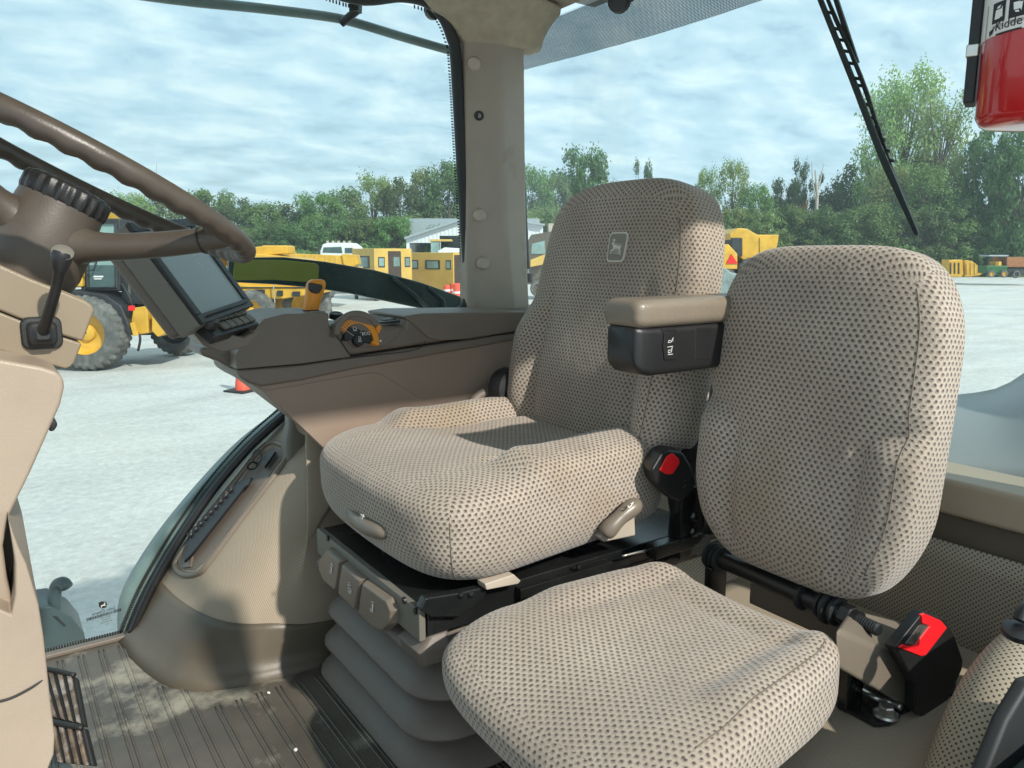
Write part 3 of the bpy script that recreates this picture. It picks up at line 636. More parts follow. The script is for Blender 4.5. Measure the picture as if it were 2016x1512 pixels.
# front fascia with three paddles
bm=BM(); box(bm,(.602,1.405,2.035),(.014,.51,.062)); fa=mk('front_fascia',bm,'bezel',ds,30,bevel=.003)
for (px,py) in ((645,1060),(653,1083),(795,1182),(818,1203),(781,1196)):
    mk('fascia_bolt',lathe(BM(),[(.0065,-.003),(.0065,.002),(.001,.003)],at(px,py,x=.594),(-1,0,0),12),'black',fa,30)
def paddle(poly,nm):
    bm=BM(); P=[at(px,py,x=.588) for px,py in poly]; n=len(P)
    c=sum(P,V((0,0,0)))/n
    loft(bm,[[p+V((.012,0,0)) for p in P],[p+V((.0,0,0)) for p in P],[p+(c-p)*.10+V((-.010,0,0)) for p in P]]); return mk('paddle_button',bm,'button',fa,50,bevel=.003,seg=3)
pb=[paddle([(650,1079),(678,1103),(674,1135),(668,1164),(643,1143),(633,1120),(634,1100)],0),
    paddle([(680,1106),(718,1140),(712,1172),(706,1201),(672,1168),(674,1140)],1),
    paddle([(720,1142),(770,1178),(780,1200),(778,1228),(762,1242),(742,1236),(711,1205),(714,1174)],2)]
def seat_icon(px,py,s,x=.576):
    o=at(px,py,x=x); r=at(px+10,py+8,x=x)-o; r.normalize(); u=V((0,0,1)); bm=BM()
    def ln(*pp): tube(bm,[o+V((0,-1,0))*a*s+u*b*s for a,b in pp],.0008,5)
    return bm,ln
for i,(px,py) in enumerate(((652,1122),(688,1160),(733,1197))):
    bm,ln=seat_icon(px,py,.012)
    if i==1: ln((-.6,-.7),(.5,-.7),(.7,.2),(-.5,.2),(-.6,-.7)); ln((-.2,-.3),(.4,-.3)); ln((-.7,.6),(.6,.9)); ln((-.4,1.1),(.3,1.25))
    else: ln((-.9,-.8),(.1,-.7),(.3,.8)); ln((-.9,-.5),(-.1,-.4),(.0,.8)); ln((-.3,1.0),(.7,1.25)); 
    if i==0: ln((.3,1.5),(.8,.9))
    mk('button_icon',bm,'white',pb[i],180)
# bellows
secs=[]
zs=[]
nb=4; zb=1.705; zt=2.008
for i in range(nb):
    z0=zb+(zt-zb)*i/nb; dz=(zt-zb)/nb
    for f,o in ((0,.0),(.10,.030),(.18,.051),(.24,.057),(.30,.056),(.55,.040),(.78,.014),(.90,-.002)):
        zs.append((z0+dz*f,o-.010*i))
zs.append((zt,.0))
for z,o in zs:
    k=1-.0*z; secs.append(rrect(.955,1.405,.325+o,.235+o,.075+o*.5,z,8))
mk('rubber_bellows',loft(BM(),secs),'bellows',ds,80)
for sy in (1,-1):                                    # boot ears at the top corners
    yy=1.405+sy*.215
    bm=BM(); loft(bm,[rrect(.628,yy,.030,.045,.012,1.955),rrect(.624,yy,.034,.048,.012,1.985),rrect(.640,yy,.020,.034,.010,2.006)]); mk('bellows_ear',bm,'bellows',ds,40,bevel=.003)
bm=BM(); box(bm,(.99,1.405,1.712),(.80,.52,.02)); mk('base_plate',bm,'rubber',ds,30,bevel=.004)
# front lever and side lever
def paddle_lever(nm,pts,rs,y,mt='button'):
    return mk(nm,tube(BM(),smoothline([at(px,py,y=y) for px,py in pts],5),rs,14,flat=.62),mt,ds,180)
n_=21
fl_=mk('front_lever',tube(BM(),smoothline([at(690,1003,x=.612),at(700,1018,x=.602),at(722,1034,x=.598),at(748,1046,x=.60),at(766,1048,x=.61)],5),[.010+.008*sin(k/20*PI) for k in range(21)],14),'button',ds,180)
bm,ln=seat_icon(712,1016,.011,x=.580); ln((-.8,-.5),(.2,-.6),(.5,.1),(-.4,.3),(-.8,-.5)); ln((-.4,-.2),(.2,-.2)); ln((.6,.5),(1.1,.1)); mk('lever_icon',bm,'white',fl_,180)
sl_=mk('side_lever',tube(BM(),smoothline([at(1190,1052,y=1.10),at(1205,1035,y=1.093),at(1225,1015,y=1.09),at(1245,999,y=1.09),at(1256,990,y=1.095)],5),[.013,.0165,.018,.0185,.0185,.018,.017,.0165,.016,.016,.0165,.017,.0175,.018,.0185,.0185,.018,.017,.015,.012,.007],14),'button',ds,180)
mk('lever_bracket',pprism([(1226,1020),(1250,1008),(1252,1055),(1190,1068),(1180,1058)],1.105,.02),'cap',sl_,30,bevel=.004)
bm=BM(); o=at(1241,995,y=1.068)
for pp in (((-.9,.1),(-.5,-.6),(.3,-.1),(1.0,.7)),((.2,.5),(.5,.2)),((-.8,-.2),(-.2,-.4))): tube(bm,[o+V((a*.008,0,b*.008)) for a,b in pp],.0012,5)
mk('lever_icon',bm,'white',sl_,180)
# armrest
ya=1.03
arm=mk('armrest',fixn(loft(BM(),[[V((x,ya+p.x*s,2.523+h2+p.y*s2)) for p in rrect(0,0,.042,.046,.014,0,5)] for x,s,h2,s2 in ((.958,.80,.018,.60),(.962,.92,.010,.82),(.975,1.0,.004,.95),(1.0,1.0,0,1.0),(1.15,1,0,1.0),(1.34,1,0,1.0))])),'black',ds,50)
M['pad']=mat('taupe_leather_pad',(.20,.165,.125),.38,var=.06,bump=.7,bs=220)
mk('armrest_pad',fixn(loft(BM(),[[V((x,ya+p.x*s,2.593+p.y*s2)) for p in rrect(0,0,.050,.026,.018,0,6)] for x,s,s2 in ((.954,.70,.5),(.956,.82,.74),(.961,.93,.90),(.972,.99,1.0),(1.0,1,1),(1.15,1,1),(1.34,1,1))])),'pad',arm,60)
yk=ya-.0425
sw_=mk('rocker_frame',pprism([(1304,648),(1332,648),(1335,660),(1333,712),(1304,714)],yk,.003),'black',arm,30,bevel=.001)
mk('rocker_switch',pprism([(1309,654),(1333,655),(1330,680),(1332,708),(1309,709),(1306,682)],yk-.003,.004),'black',sw_,30,bevel=.0012)
bm=BM()
def pln(bm,px,py,s,y,*pp,r=.0006): 
    o=at(px,py,y=y); tube(bm,[o+V((a*s,0,b*s)) for a,b in pp],r,5)
pln(bm,1320,672,.008,yk-.0035,(-.8,-.3),(.2,-.2),(.9,.8)); pln(bm,1320,672,.008,yk-.0035,(-.8,-.3),(-.6,.2),(.1,.2)); pln(bm,1320,677,.008,yk-.0035,(-1,-.7),(.8,-.6)); pln(bm,1320,672,.008,yk-.0035,(.7,.1),(.9,.0))
pln(bm,1320,690,.008,yk-.0035,(-.8,-.4),(.3,-.4),(.5,.8)); pln(bm,1320,690,.008,yk-.0035,(-.8,-.4),(-.7,.1),(.1,.1)); pln(bm,1320,696,.008,yk-.0035,(-.9,-.2),(.8,-.2)); pln(bm,1320,690,.008,yk-.0035,(-.5,-.7),(-.5,-.4))
mk('switch_icon',bm,'white',sw_,180)
mk('blank_plate',pprism([(1370,645),(1400,645),(1400,708),(1368,708)],yk,.004),'black',arm,30,bevel=.0015)
bm=BM(); tube(bm,[V((1.255,1.055,2.10)),V((1.262,1.05,2.25)),V((1.30,1.045,2.42))],[.022,.018,.016],4); box(bm,(1.25,1.10,2.12),(.10,.03,.16)); box(bm,(1.20,1.095,2.075),(.16,.03,.03)); mk('armrest_bracket',bm,'blackmetal',ds,30,bevel=.003)
for z in (2.135,2.10): mk('bracket_bolt',lathe(BM(),[(.012,-.004),(.012,.004),(.007,.008),(.001,.009)],V((1.235,1.08,z)),(-.2,-1,0),6),'blackmetal',ds,30)
# buckle of the driver's belt
def buckle(parent,poly_front,y,th,red,z=None,ext=None):
    b=mk('belt_buckle',fixn(prism(BM(),[at(px,py,y=y) for px,py in poly_front],ext or (.02,th,0))),'black',parent,30,bevel=.008,seg=3)
    mk('release_button',fixn(prism(BM(),[at(px,py,y=y-.002) for px,py in red],(.0,.006,0))),'red',b,30,bevel=.002)
    return b
bk=buckle(ds,[(1282,925),(1302,892),(1318,886),(1345,890),(1362,918),(1372,948),(1362,975),(1340,992),(1312,978),(1288,950)],1.075,.05,[(1299,926),(1313,899),(1325,892),(1337,903),(1339,912),(1325,934),(1312,934)])
bm=BM(); pln(bm,1348,957,.007,1.073,(-.8,-.4),(.6,.3)); pln(bm,1348,948,.007,1.073,(-.4,.2),(.5,.6)); mk('buckle_mark',bm,'bezel',bk,180)
mk('recliner_plate',pprism([(1352,742),(1380,735),(1412,760),(1415,1010),(1395,1035),(1335,1030),(1345,980),(1340,900),(1352,850)],1.115,.012),'blackmetal',ds,30,bevel=.003)
mk('buckle_stalk',tube(BM(),[V((1.20,1.105,2.20)),V((1.215,1.11,2.14)),V((1.22,1.115,2.05))],[.020,.017,.02],8),'black',ds,60)
# far belt reel and recliner wheel
mk('recliner_knob',lathe(BM(),[(.002,-.04),(.04,-.035),(.052,-.03),(.055,.0),(.05,.012),(.002,.02)],V((1.155,1.70,2.34)),(-.25,1,0),28,rf=lambda k,r,h:r*(1+.02*(k%2))),'rubber',ds,40)
mk('belt_latch',fixn(prism(BM(),[at(px,py,y=1.74) for px,py in ((925,795),(980,768),(992,790),(985,815),(930,815))],(0,.03,0))),'black',ds,30,bevel=.004)
bm=BM(); tube(bm,smoothline([V((1.06,1.72,2.30)),V((1.10,1.72,2.325)),V((1.15,1.71,2.31))],5),.014,8); mk('belt_sleeve',bm,'brownlid',ds,180)
# ============================================================ PASSENGER SEAT
ps=thing('passenger_seat','low dotted beige seat nearest the camera with plain rounded backrest, red buckle beside it','seat',loc=(.8,.8,1.905))
def f_pc(q,h):
    P=h.copy(); u,v,w=q; top=sst(-.1,.7,w); av=abs(v)
    bol=sst(.52,.80,av)*sst(-.35,.0,u)
    P.z+=top*(.014*bol-.007*math.exp(-((av-.60)/.09)**2)*sst(-.35,.1,u)*sst(1,.7,u)-.010*(1-min(1,av*1.5)**2)-.008*math.exp(-((u-.62)/.06)**2)*(1-av)+.006*math.exp(-((u-.8)/.1)**2))
    P.z-=top*.022*sst(-.4,-1,u); P.x-=.02*(1-v*v)*sst(0,-1,u); P.y*=1-.12*u
    if w<0: P.x*=1-.10*w*w; P.y*=1-.10*w*w
    return P
pc=cushion('seat_cushion',(.262,.243,.070),5.4,f_pc,ps,Matrix.Rotation(R(-1),3,'Y'),(.822,.806,2.030))
edge_seam(pc,(None,-1,1),(-.6,.95))
def f_pb(q,h):
    P=h.copy(); u,v,w=q; t=(w+1)/2; av=abs(v)
    s=1-.05*sst(.75,1,t)-.12*sst(.30,.0,t); P.y*=s
    front=sst(.1,-.7,u)
    low=sst(.50,.42,t)*sst(.02,.15,t)
    P.x-=front*(.015*sst(.54,.78,av)*low+.012*(1-av**2)*sst(.4,.7,t)-.010*math.exp(-((av-.56)/.05)**2)*sst(.50,.42,t)*sst(.03,.12,t))
    P.x+=front*.011*math.exp(-((t-.52+.12*(1-av))/.028)**2)*sst(.5,.7,av)
    return P
rp=Matrix.Rotation(R(7),3,'Y'); pbl=V((1.235,.802,2.408))
pbk=cushion('backrest',(.062,.225,.306),4.6,f_pb,ps,rp,pbl)
edge_seam(pbk,(-1,-1,None),(-.97,.97))
# hinge tube with washers and bolt
hA=V((1.205,1.005,2.078)); hB=V((1.175,.655,2.084)); hd=(hB-hA).normalized()
hg=mk('hinge_tube',tube(BM(),[hA,hB],.017,18),'black',ps,50)
def ring(c,r,w,nm='hinge_washer',m='rubber',n=20): return mk(nm,lathe(BM(),[(r*.92,-w/2),(r,-w/2+.001),(r,w/2-.001),(r*.92,w/2)],c,hd,n),m,hg,40)
L_=(hB-hA).length
for d,r,w in ((.004,.027,.008),(.018,.025,.007),(.031,.027,.008),(L_-.115,.025,.008),(L_-.075,.024,.007),(L_-.06,.029,.010),(L_-.045,.026,.008)): ring(hA+hd*d,r,w)
ring(hA+hd*(L_-.022),.021,.020,'hinge_nut','black',6)
mk('hinge_bolt',lathe(BM(),[(.0105+.0012*(k%2),k*.0024) for k in range(18)]+[(.009,.045),(.002,.0455)],hA+hd*(L_-.008),hd,14),'black',hg,30)
bm=BM(); box(bm,(1.215,.79,2.045),(.03,.22,.065)); mk('hinge_bracket',bm,'brown',ps,30,bevel=.004)
for a_ in (.675,.985): bm=BM(); box(bm,(1.20,a_,1.985),(.05,.02,.16)); mk('hinge_leg',bm,'blackmetal',ps,30,bevel=.004)
# belt anchor: beige cover, base plate, bolt and red buckle
pf=1.905
base=[at(1590,1310,z=pf+.004),at(1652,1395,z=pf+.004),at(1722,1432,z=pf+.004),at(1752,1430,z=pf+.004),at(1770,1410,z=pf+.004),at(1880,1370,z=pf+.004),at(1885,1300,z=pf+.004),at(1640,1260,z=pf+.004)]
an=mk('anchor_plate',fixn(prism(BM(),base,(0,0,.006))),'blackmetal',ps,30,bevel=.002)
def zat(px,py,y,z=None): return at(px,py,y=y)
cv=[at(px,py,y=.60) for px,py in ((1648,1225),(1655,1212),(1700,1262),(1768,1262),(1798,1310),(1800,1392),(1775,1392),(1700,1355),(1645,1312))]
bm=BM(); A=[at(px,py,y=.612) for px,py in ((1644,1236),(1782,1300),(1802,1330),(1798,1392),(1775,1392),(1645,1318))]; B_=[at(px,py,y=.70) for px,py in ((1672,1196),(1762,1218),(1800,1250),(1800,1330),(1775,1335),(1660,1260))]
mk('anchor_cover',loft(bm,[A,B_]),'cream2' if 'cream2' in M else 'button',ps,30,bevel=.012,seg=3)
fr_=[at(px,py,y=.585) for px,py in ((1761,1274),(1819,1202),(1863,1219),(1879,1246),(1897,1299),(1895,1318),(1866,1382),(1822,1420),(1800,1400),(1802,1348))]
b2=mk('belt_buckle',fixn(prism(BM(),fr_,(.022,.030,-.014))),'black',ps,30,bevel=.005,seg=3)
mk('release_button',fixn(prism(BM(),[at(px,py,y=.5825) for px,py in ((1770,1275),(1778,1269),(1793,1273),(1803,1270),(1831,1233),(1816,1227),(1815,1212),(1821,1208),(1853,1222),(1865,1236),(1823,1290),(1814,1292))],(0,.006,0))),'red',b2,30,bevel=.001)
mk('buckle_slot',fixn(prism(BM(),[at(px,py,y=.584) for px,py in ((1784,1267),(1800,1270),(1829,1233),(1816,1229),(1810,1232))],(0,.006,0))),'steel',b2,0)
mk('anchor_bolt',lathe(BM(),[(.021,0),(.022,.002),(.019,.005),(.0125,.0055),(.0125,.016),(.010,.018),(.001,.0182)],at(1744,1408,z=pf+.010),(0,0,1),6*4,rf=lambda k,r,h:r if h<.0052 else r*(1/max(.5,cos(((k%4)-2+.0)/4*PI/3))*.93)),'steel',an,30)
bm=BM(); tube(bm,smoothline([at(1690,1355,z=pf+.02),at(1720,1372,z=pf+.025),at(1750,1382,z=pf+.02),at(1775,1393,z=pf+.02)],4),.006,8); mk('webbing_end',bm,'steel',an,180)
mk('anchor_tab',fixn(prism(BM(),[at(px,py,y=.62) for px,py in ((1868,1330),(1898,1320),(1892,1385),(1872,1395))],(0,.01,0))),'cap',ps,30)
# ============================================================ SIDE CONSOLE
yc=1.75; TH=.22
co=thing('side_console','brown plastic control console along the far window with an orange ECO dial','control console',loc=(.85,1.86,2.40))
def cprism(pts,y=yc,t=TH): return pprism(pts,y,t)
low=[(471,741),(517,754),(594,741),(700,722),(1012,662),(1040,658),(1040,800),(1000,860),(900,900),(640,880),(631,858),(563,806),(514,768),(494,756)]
mk('console_side',cprism(low,yc+.006,TH-.02),'conlow',co,30,bevel=.026,seg=6)
mk('console_side_door',cprism([(517,770),(594,757),(700,738),(735,733),(751,737),(855,802),(900,900),(640,885),(563,812)],yc+.0035,.02),'conlow',co,30,bevel=.002)
mk('console_band',cprism([(466,728),(594,718),(1012,655),(1040,651),(1040,667),(1012,671),(700,727),(594,750),(515,762),(490,755),(470,742)],yc-.002,TH),'brownlid',co,30,bevel=.008,seg=3)
up=[(466,726),(466,697),(480,677),(513,640),(532,629),(581,621),(643,622),(646,642),(797,642),(800,622),(860,618),(1012,616),(1040,616),(1040,648),(1012,652),(594,715)]
cu=mk('console_body',cprism(up,yc-.003,TH),'brown',co,30,bevel=.024,seg=6)
mk('console_nose',cprism([(466,727),(464,700),(478,672),(520,628),(560,618),(645,616),(648,643),(690,700),(694,702),(594,716)],yc-.007,TH),'brown',co,30,bevel=.026,seg=6)
mk('switch_base',cprism([(515,634),(545,621),(581,617),(640,613),(643,617),(581,623),(545,628),(519,639)],yc+.02,.12),'black',co,30,bevel=.002)
for k in range(4):
    mk('nose_button',cprism([(536+k*27,627-k*3),(556+k*27,624-k*2.6),(556+k*27,621-k*2.6),(536+k*27,623-k*3)],yc+.005,.028),'bezel',co,30,bevel=.0015)
mk('console_lid',cprism([(797,622),(830,617),(1012,614),(1040,614),(1040,651),(1012,653),(920,668),(865,671),(842,664),(812,636),(799,628)],yc-.010,TH+.01),'brownlid',co,30,bevel=.007,seg=3)
mk('dial_recess',cprism([(655,640),(700,612),(745,630),(760,650),(790,644),(787,660),(760,682),(700,686),(688,676),(668,650)],yc-.009,.02),'brown',co,30,bevel=.004)
# dial: hood, dark scale, orange arc lever
dc0=at(706,668,y=yc-.018); dn=V((.10,-.94,.34)).normalized(); dx=V((0,0,1)).cross(dn).normalized(); dx=-dx if dx.x<0 else dx; dz=dn.cross(dx); dz=-dz if dz.z<0 else dz
def D(a,r,h=0): return dc0+(dx*cos(R(a))+dz*sin(R(a)))*r+dn*h
def arcband(a0,a1,r0,r1,h0,h1,n=28):
    bm=BM(); P=[D(a0+(a1-a0)*k/n,r1,h0) for k in range(n+1)]+[D(a1+(a0-a1)*k/n,r0,h0) for k in range(n+1)]
    vs=P+[p+dn*(h1-h0) for p in P]; N2=len(P); f=[]
    for k in range(n):
        a,b,c_,d=k,k+1,2*n+1-(k+1),2*n+1-k
        f+= [(a,b,c_,d),(N2+a,N2+d,N2+c_,N2+b)]
    for k in range(N2): f.append((k,N2+k,N2+(k+1)%N2,(k+1)%N2))
    return fixn(add(bm,vs,f))
di=mk('speed_dial',arcband(-20,175,.001,.0375,-.02,.0),'black',co,40)
mk('dial_hood',arcband(28,168,.0545,.070,-.02,.014),'brownlid',di,30,bevel=.003)
mk('orange_arc',arcband(-22,150,.0385,.054,-.012,.006),'orange',di,30,bevel=.002)
for k in range(9): mk('arc_notch',arcband(82+k*9,84.5+k*9,.041,.0525,.003,.0066,2),'brown',di,0)
mk('arc_pointer',fixn(prism(BM(),[D(24,.052,.004),D(30,.068,.004),D(20,.070,.004),D(8,.055,.004)],dn*.006)),'orange',di,30,bevel=.0015)
mk('arc_tip',arcband(-24,-14,.033,.052,-.004,.0075),'orange',di,30,bevel=.001)
for a in (62,): pass
bm=BM(); tube(bm,[D(62,.017,.0004),D(60,.036,.0004)],.0005,4); tube(bm,[D(140,.014,.0004),D(140,.036,.0004)],.0005,4); mk('dial_divider',bm,'pale',di,0)
kn=mk('dial_knob',lathe(BM(),[(.0150,-.01),(.0150,.003),(.013,.005),(.001,.0055)],D(-85,.002,0),dn,28),'black',di,40)
mk('dial_text',text_mesh('ECO',.0115,D(28,.0262,.0008),dx,dz,.0003),'white',di,0)
bm=BM(); c=D(100,.0275,.0008); tube(bm,[c+dx*a+dz*b for a,b in ((-.0035,-.003),(-.0045,.001),(-.002,.005),(.002,.005),(.0045,.001),(.0035,-.003))],.0006,4,closed=True); tube(bm,[c+dx*-.005+dz*-.005,c+dx*.005+dz*-.005],.0006,4)
c=D(-85,.001,.0062); tube(bm,[c+dx*a+dz*b for a,b in ((-.003,.0),(-.002,.006),(.002,.006),(.003,0),(-.003,0))],.0006,4); tube(bm,[c+dx*a+dz*b for a,b in ((-.005,-.003),(.002,-.002),(.003,-.006),(-.006,-.006))],.0007,4)
mk('dial_icon',bm,'white',di,0)
mk('console_mark',lathe(BM(),[(.003,0),(.003,.001),(.0003,.0012)],at(749,671,y=yc-.011),(0,-1,0),8),'white',co,0)
mk('round_switch',lathe(BM(),[(.017,-.01),(.017,.002),(.014,.004),(.012,.002),(.001,.003)],at(662,619,y=yc+.06),(0,-.25,1),24),'black',co,40)
for k,(px,py) in enumerate(((757,634),(778,632),(770,629))):
    mk('rear_switch',cprism([(px-11,py+4),(px+10,py+3),(px+10,py-1),(px-11,py)],yc+.01+.02*(k==2),.03),'black',co,30,bevel=.002)
mk('rear_switch_tip',cprism([(768,630),(775,624),(786,628),(784,632)],yc+.06,.03),'bezel',co,30,bevel=.002)
bm=BM(); tube(bm,smoothline([at(645,617,y=yc-.006),at(647,641,y=yc-.006),at(668,668,y=yc-.009),at(690,700,y=yc-.009),at(697,703,y=yc-.004),at(760,697,y=yc-.0045),at(820,688,y=yc-.0045),at(838,672,y=yc-.0045)],4),.0011,5); mk('trim_seam',bm,'rubber',co,180)
# orange gear lever
jo=thing('gear_lever','orange handled lever with a black thumb switch standing on top of the console','lever',loc=at(617,618,y=1.83))
jy=1.83
def jp(px,py,dy=0): return at(px,py,y=jy+dy)
secs=[]
for py,hw,cx,hd in ((615,13,612,.014),(604,14.5,613,.015),(590,15,616,.016),(572,17,620,.017),(560,18,622,.017),(553,15,623,.014),(550,10,623,.008)):
    c=jp(cx,py); hx=(jp(cx+hw,py)-c).length; secs.append([c+V((p.x,p.y,0)) for p in rrect(0,0,hx,hd,min(hx,hd)*.8,0,4)])
lv=mk('lever_grip',loft(BM(),secs),'orange',jo,60)
mk('grip_collar',loft(BM(),[[jp(612,612)+V((p.x,p.y,0)) for p in rrect(0,0,.0195,.0165,.014,0,4)],[jp(612,609.5)+V((p.x,p.y,0)) for p in rrect(0,0,.0198,.0168,.014,0,4)]]),'rubber',lv,60)
mk('thumb_switch',pprism([(609,556),(635,560),(636,567),(630,577),(623,579),(613,576),(608,568)],jy-.0185,.012),'black',lv,30,bevel=.003,seg=3)
mk('lever_shaft',tube(BM(),[jp(612,614),jp(612,632)],.008,10),'black',jo,60)
# ============================================================ MONITOR
BL=at(395,641,y=1.42); BR=at(496,604,y=1.60); TL=at(262,463,y=1.42)
rT=ray(262,463); mx_=(BR-BL); C0=V((0,0,ZC)); TL=C0+rT*((BL-C0).dot(mx_)/rT.dot(mx_)); my_=TL-BL; mn=mx_.cross(my_).normalized()
mo=thing('touch_display','grey framed touch screen in front of the console, partly behind the steering wheel rim','display screen',loc=BL)
def Q(a,b,h): return BL+mx_*a+my_*b+mn*h
def qbox(a0,a1,b0,b1,h0,h1): return fixn(prism(BM(),[Q(a0,b0,h0),Q(a1,b0,h0),Q(a1,b1,h0),Q(a0,b1,h0)],mn*(h1-h0)))
mk('display_housing',qbox(0,1,0,1.12,-.045,-.001),'bezel',mo,30,bevel=.004)
mk('display_back',qbox(.06,.94,.05,1.06,-.075,-.046),'brown',mo,30,bevel=.01)
fr4=BM()
for a0,a1,b0,b1 in ((0.0,1,0,.10),(.0,1,1.02,1.12),(.0,.09,.10,1.02),(.91,1,.10,1.02)): prism(fr4,[Q(a0,b0,0),Q(a1,b0,0),Q(a1,b1,0),Q(a0,b1,0)],mn*.006)
mk('display_bezel',fixn(fr4),'black',mo,30,bevel=.0015)
mk('screen_panel',qbox(.088,.912,.098,1.022,-.0008,.0022),'screen',mo,0)
mk('stylus_slot',tube(BM(),[Q(.12,.055,.008),Q(.9,.055,.008)],.0018,8),'rubber',mo,180)
# keypad and arm
kp=thing('keypad','small black keypad with two rows of buttons on a brown pod just below the display','keypad',loc=at(470,645,y=1.50))
K0=at(437,655,y=1.46); K1=at(507,634,y=1.56); K2=at(428,628,y=1.50); kx=(K1-K0); kyv=(K2-K0); kn_=kx.cross(kyv).normalized(); kyv=kn_.cross(kx).normalized()*kyv.length
def KQ(a,b,h): return K0+kx*a+kyv*b+kn_*h
def kbox(a0,a1,b0,b1,h0,h1): return fixn(prism(BM(),[KQ(a0,b0,h0),KQ(a1,b0,h0),KQ(a1,b1,h0),KQ(a0,b1,h0)],kn_*(h1-h0)))
mk('keypad_base',kbox(-.22,1.02,-.12,1.1,-.02,0),'black',kp,30,bevel=.004)
mk('rotary_knob',lathe(BM(),[(.017,0),(.017,.012),(.014,.016),(.001,.017)],KQ(-.10,.55,.0),kn_,20,rf=lambda k,r,h:r*(1+.03*(k%2))),'black',kp,40)
for i in range(5):
    for j in range(2): mk('key',kbox(.10+i*.18,.245+i*.18,.08+j*.48,.46+j*.48,0,.005),'bezel',kp,30,bevel=.0012)
mk('pod',pprism([(388,640),(425,625),(440,655),(478,664),(505,652),(512,657),(488,684),(440,694),(402,682),(385,662)],1.49,.10),'brown',kp,30,bevel=.008,seg=3)
mk('mount_arm',pprism([(393,684),(455,684),(500,668),(520,690),(520,745),(466,733),(430,712),(397,700)],1.80,.12),'brown',co,30,bevel=.008,seg=3)
# ============================================================ STEERING COLUMN
WC=V((.1116,1.068,2.7968)); wn_=V((sin(.48786),-.021,0)); wn_.z=math.sqrt(1-wn_.length_squared); wu=V((wn_.z,0,-wn_.x)).normalized(); wv=wn_.cross(wu)
def WP(a,r,h=0): return WC+(wu*cos(R(a))+wv*sin(R(a)))*r+wn_*h
sc_=thing('steering_column','brown steering wheel with black ribbed centre knob on a tan cowl and beige pedestal','steering column',loc=(.05,1.05,FL))
nseg=240
rim=BM(); rings=[]
for i in range(nseg):
    a=i/nseg*360; c=WP(a,.205); rd=(WP(a,1)-WC).normalized(); ring_=[]
    for k in range(16):
        t=k/16*2*PI; r=.0134
        inner=max(0,-cos(t))*.5+max(0,-sin(t))*.9
        r*=1-.24*min(1,inner)*(.5+.5*cos(R(a)*46))
        ring_.append(rim.verts.new(c+rd*cos(t)*r*1.05+wn_*sin(t)*r))
    rings.append(ring_)
for i in range(nseg):
    A,B=rings[i],rings[(i+1)%nseg]
    for k in range(16): rim.faces.new((A[k],A[(k+1)%16],B[(k+1)%16],B[k]))
wh=mk('steering_wheel',fixn(rim),'wheel',sc_,180)
def spoke(a,j=1):
    p0=WP(a,.030,-.085); p1=WP(a,.075,-.070); p2=WP(a,.13,-.045); p3=WP(a,.180,-.018); p4=WP(a,.203,-.002)
    return mk('spoke',tube(BM(),smoothline([p0,p1,p2,p3,p4],5),[.030,.027,.023,.020,.0175,.0165,.016,.0158,.0155,.0152,.015,.0148,.0146,.0144,.0142,.014,.014,.014,.014,.014,.0135],16,flat=1.0),'wheel',wh,180)
for a in (-42,78,198): spoke(a)
mk('spoke_joint',tube(BM(),[WP(-42,.178,-.019),WP(-42,.1795,-.018)],.0152,16),'rubber',wh,60)
hc=WC
mk('hub_body',lathe(BM(),[(.030,-.150),(.050,-.140),(.053,-.12),(.052,-.085),(.048,-.060),(.0465,-.045),(.002,-.044)],hc,wn_,32),'wheel',wh,50)
mk('centre_knob',lathe(BM(),[(.042,-.048),(.0465,-.046),(.0485,-.040),(.0485,-.026),(.046,-.022),(.040,-.020),(.002,-.0185)],hc,wn_,88,rf=lambda k,r,h:r*(1-.055*(k%4 in(0,1))) if r>.0455 else r),'black',wh,40)
mk('hub_collar',lathe(BM(),[(.060,-.235),(.063,-.20),(.060,-.165),(.054,-.160),(.002,-.159)],hc,wn_,32),'cream',sc_,50)
mk('collar_gap',lathe(BM(),[(.040,-.162),(.047,-.161),(.047,-.149),(.040,-.148)],hc,wn_,32),'rubber',sc_,50)
mk('collar_label',lathe(BM(),[(.0545,-.158),(.0556,-.157),(.0548,-.1535),(.05,-.153)],hc+V((-.004,-.006,0)),wn_,32),'rubber',sc_,50)
cw=[(-80,478),(-40,505),(0,521),(60,548),(120,572),(169,592),(181,600),(187,611),(163,675),(146,715),(138,724),(128,727),(60,708),(0,691),(-80,668)]
yw=.93
up2=[(-80,478),(-40,505),(0,521),(60,548),(120,572),(169,592),(181,600),(187,611),(163,673),(120,660),(60,636),(0,612),(-80,584)]
lo2=[(-80,587),(0,615),(60,639),(120,663),(162,676),(146,715),(138,724),(128,727),(60,708),(0,691),(-80,668)]
mk('upper_cowl',pprism(up2,yw,.26),'cream',sc_,30,bevel=.014,seg=4)
mk('lower_cowl',pprism(lo2,yw,.26),'cream',sc_,30,bevel=.012,seg=4)
mk('cowl_core',pprism([(-70,560),(0,590),(150,650),(140,690),(-70,640)],yw+.006,.24),'rubber',sc_,0)
mk('cowl_ridge',pprism([(84,558),(110,566),(168,590),(166,594),(108,572)],yw+.06,.1),'cream',sc_,30,bevel=.002)
lb=mk('lever_boot',fixn(loft(BM(),[[at(82,655,y=yw)+V((p.x,-h,p.y)) for p in rrect(0,0,.0185*s,.0168*s,.008*s,0,5)] for s,h in ((1,-.002),(1,.003),(.92,.006),(.74,.0065),(.68,.012),(.60,.017),(.42,.019),(.3,.022))])),'rubber',sc_,40)
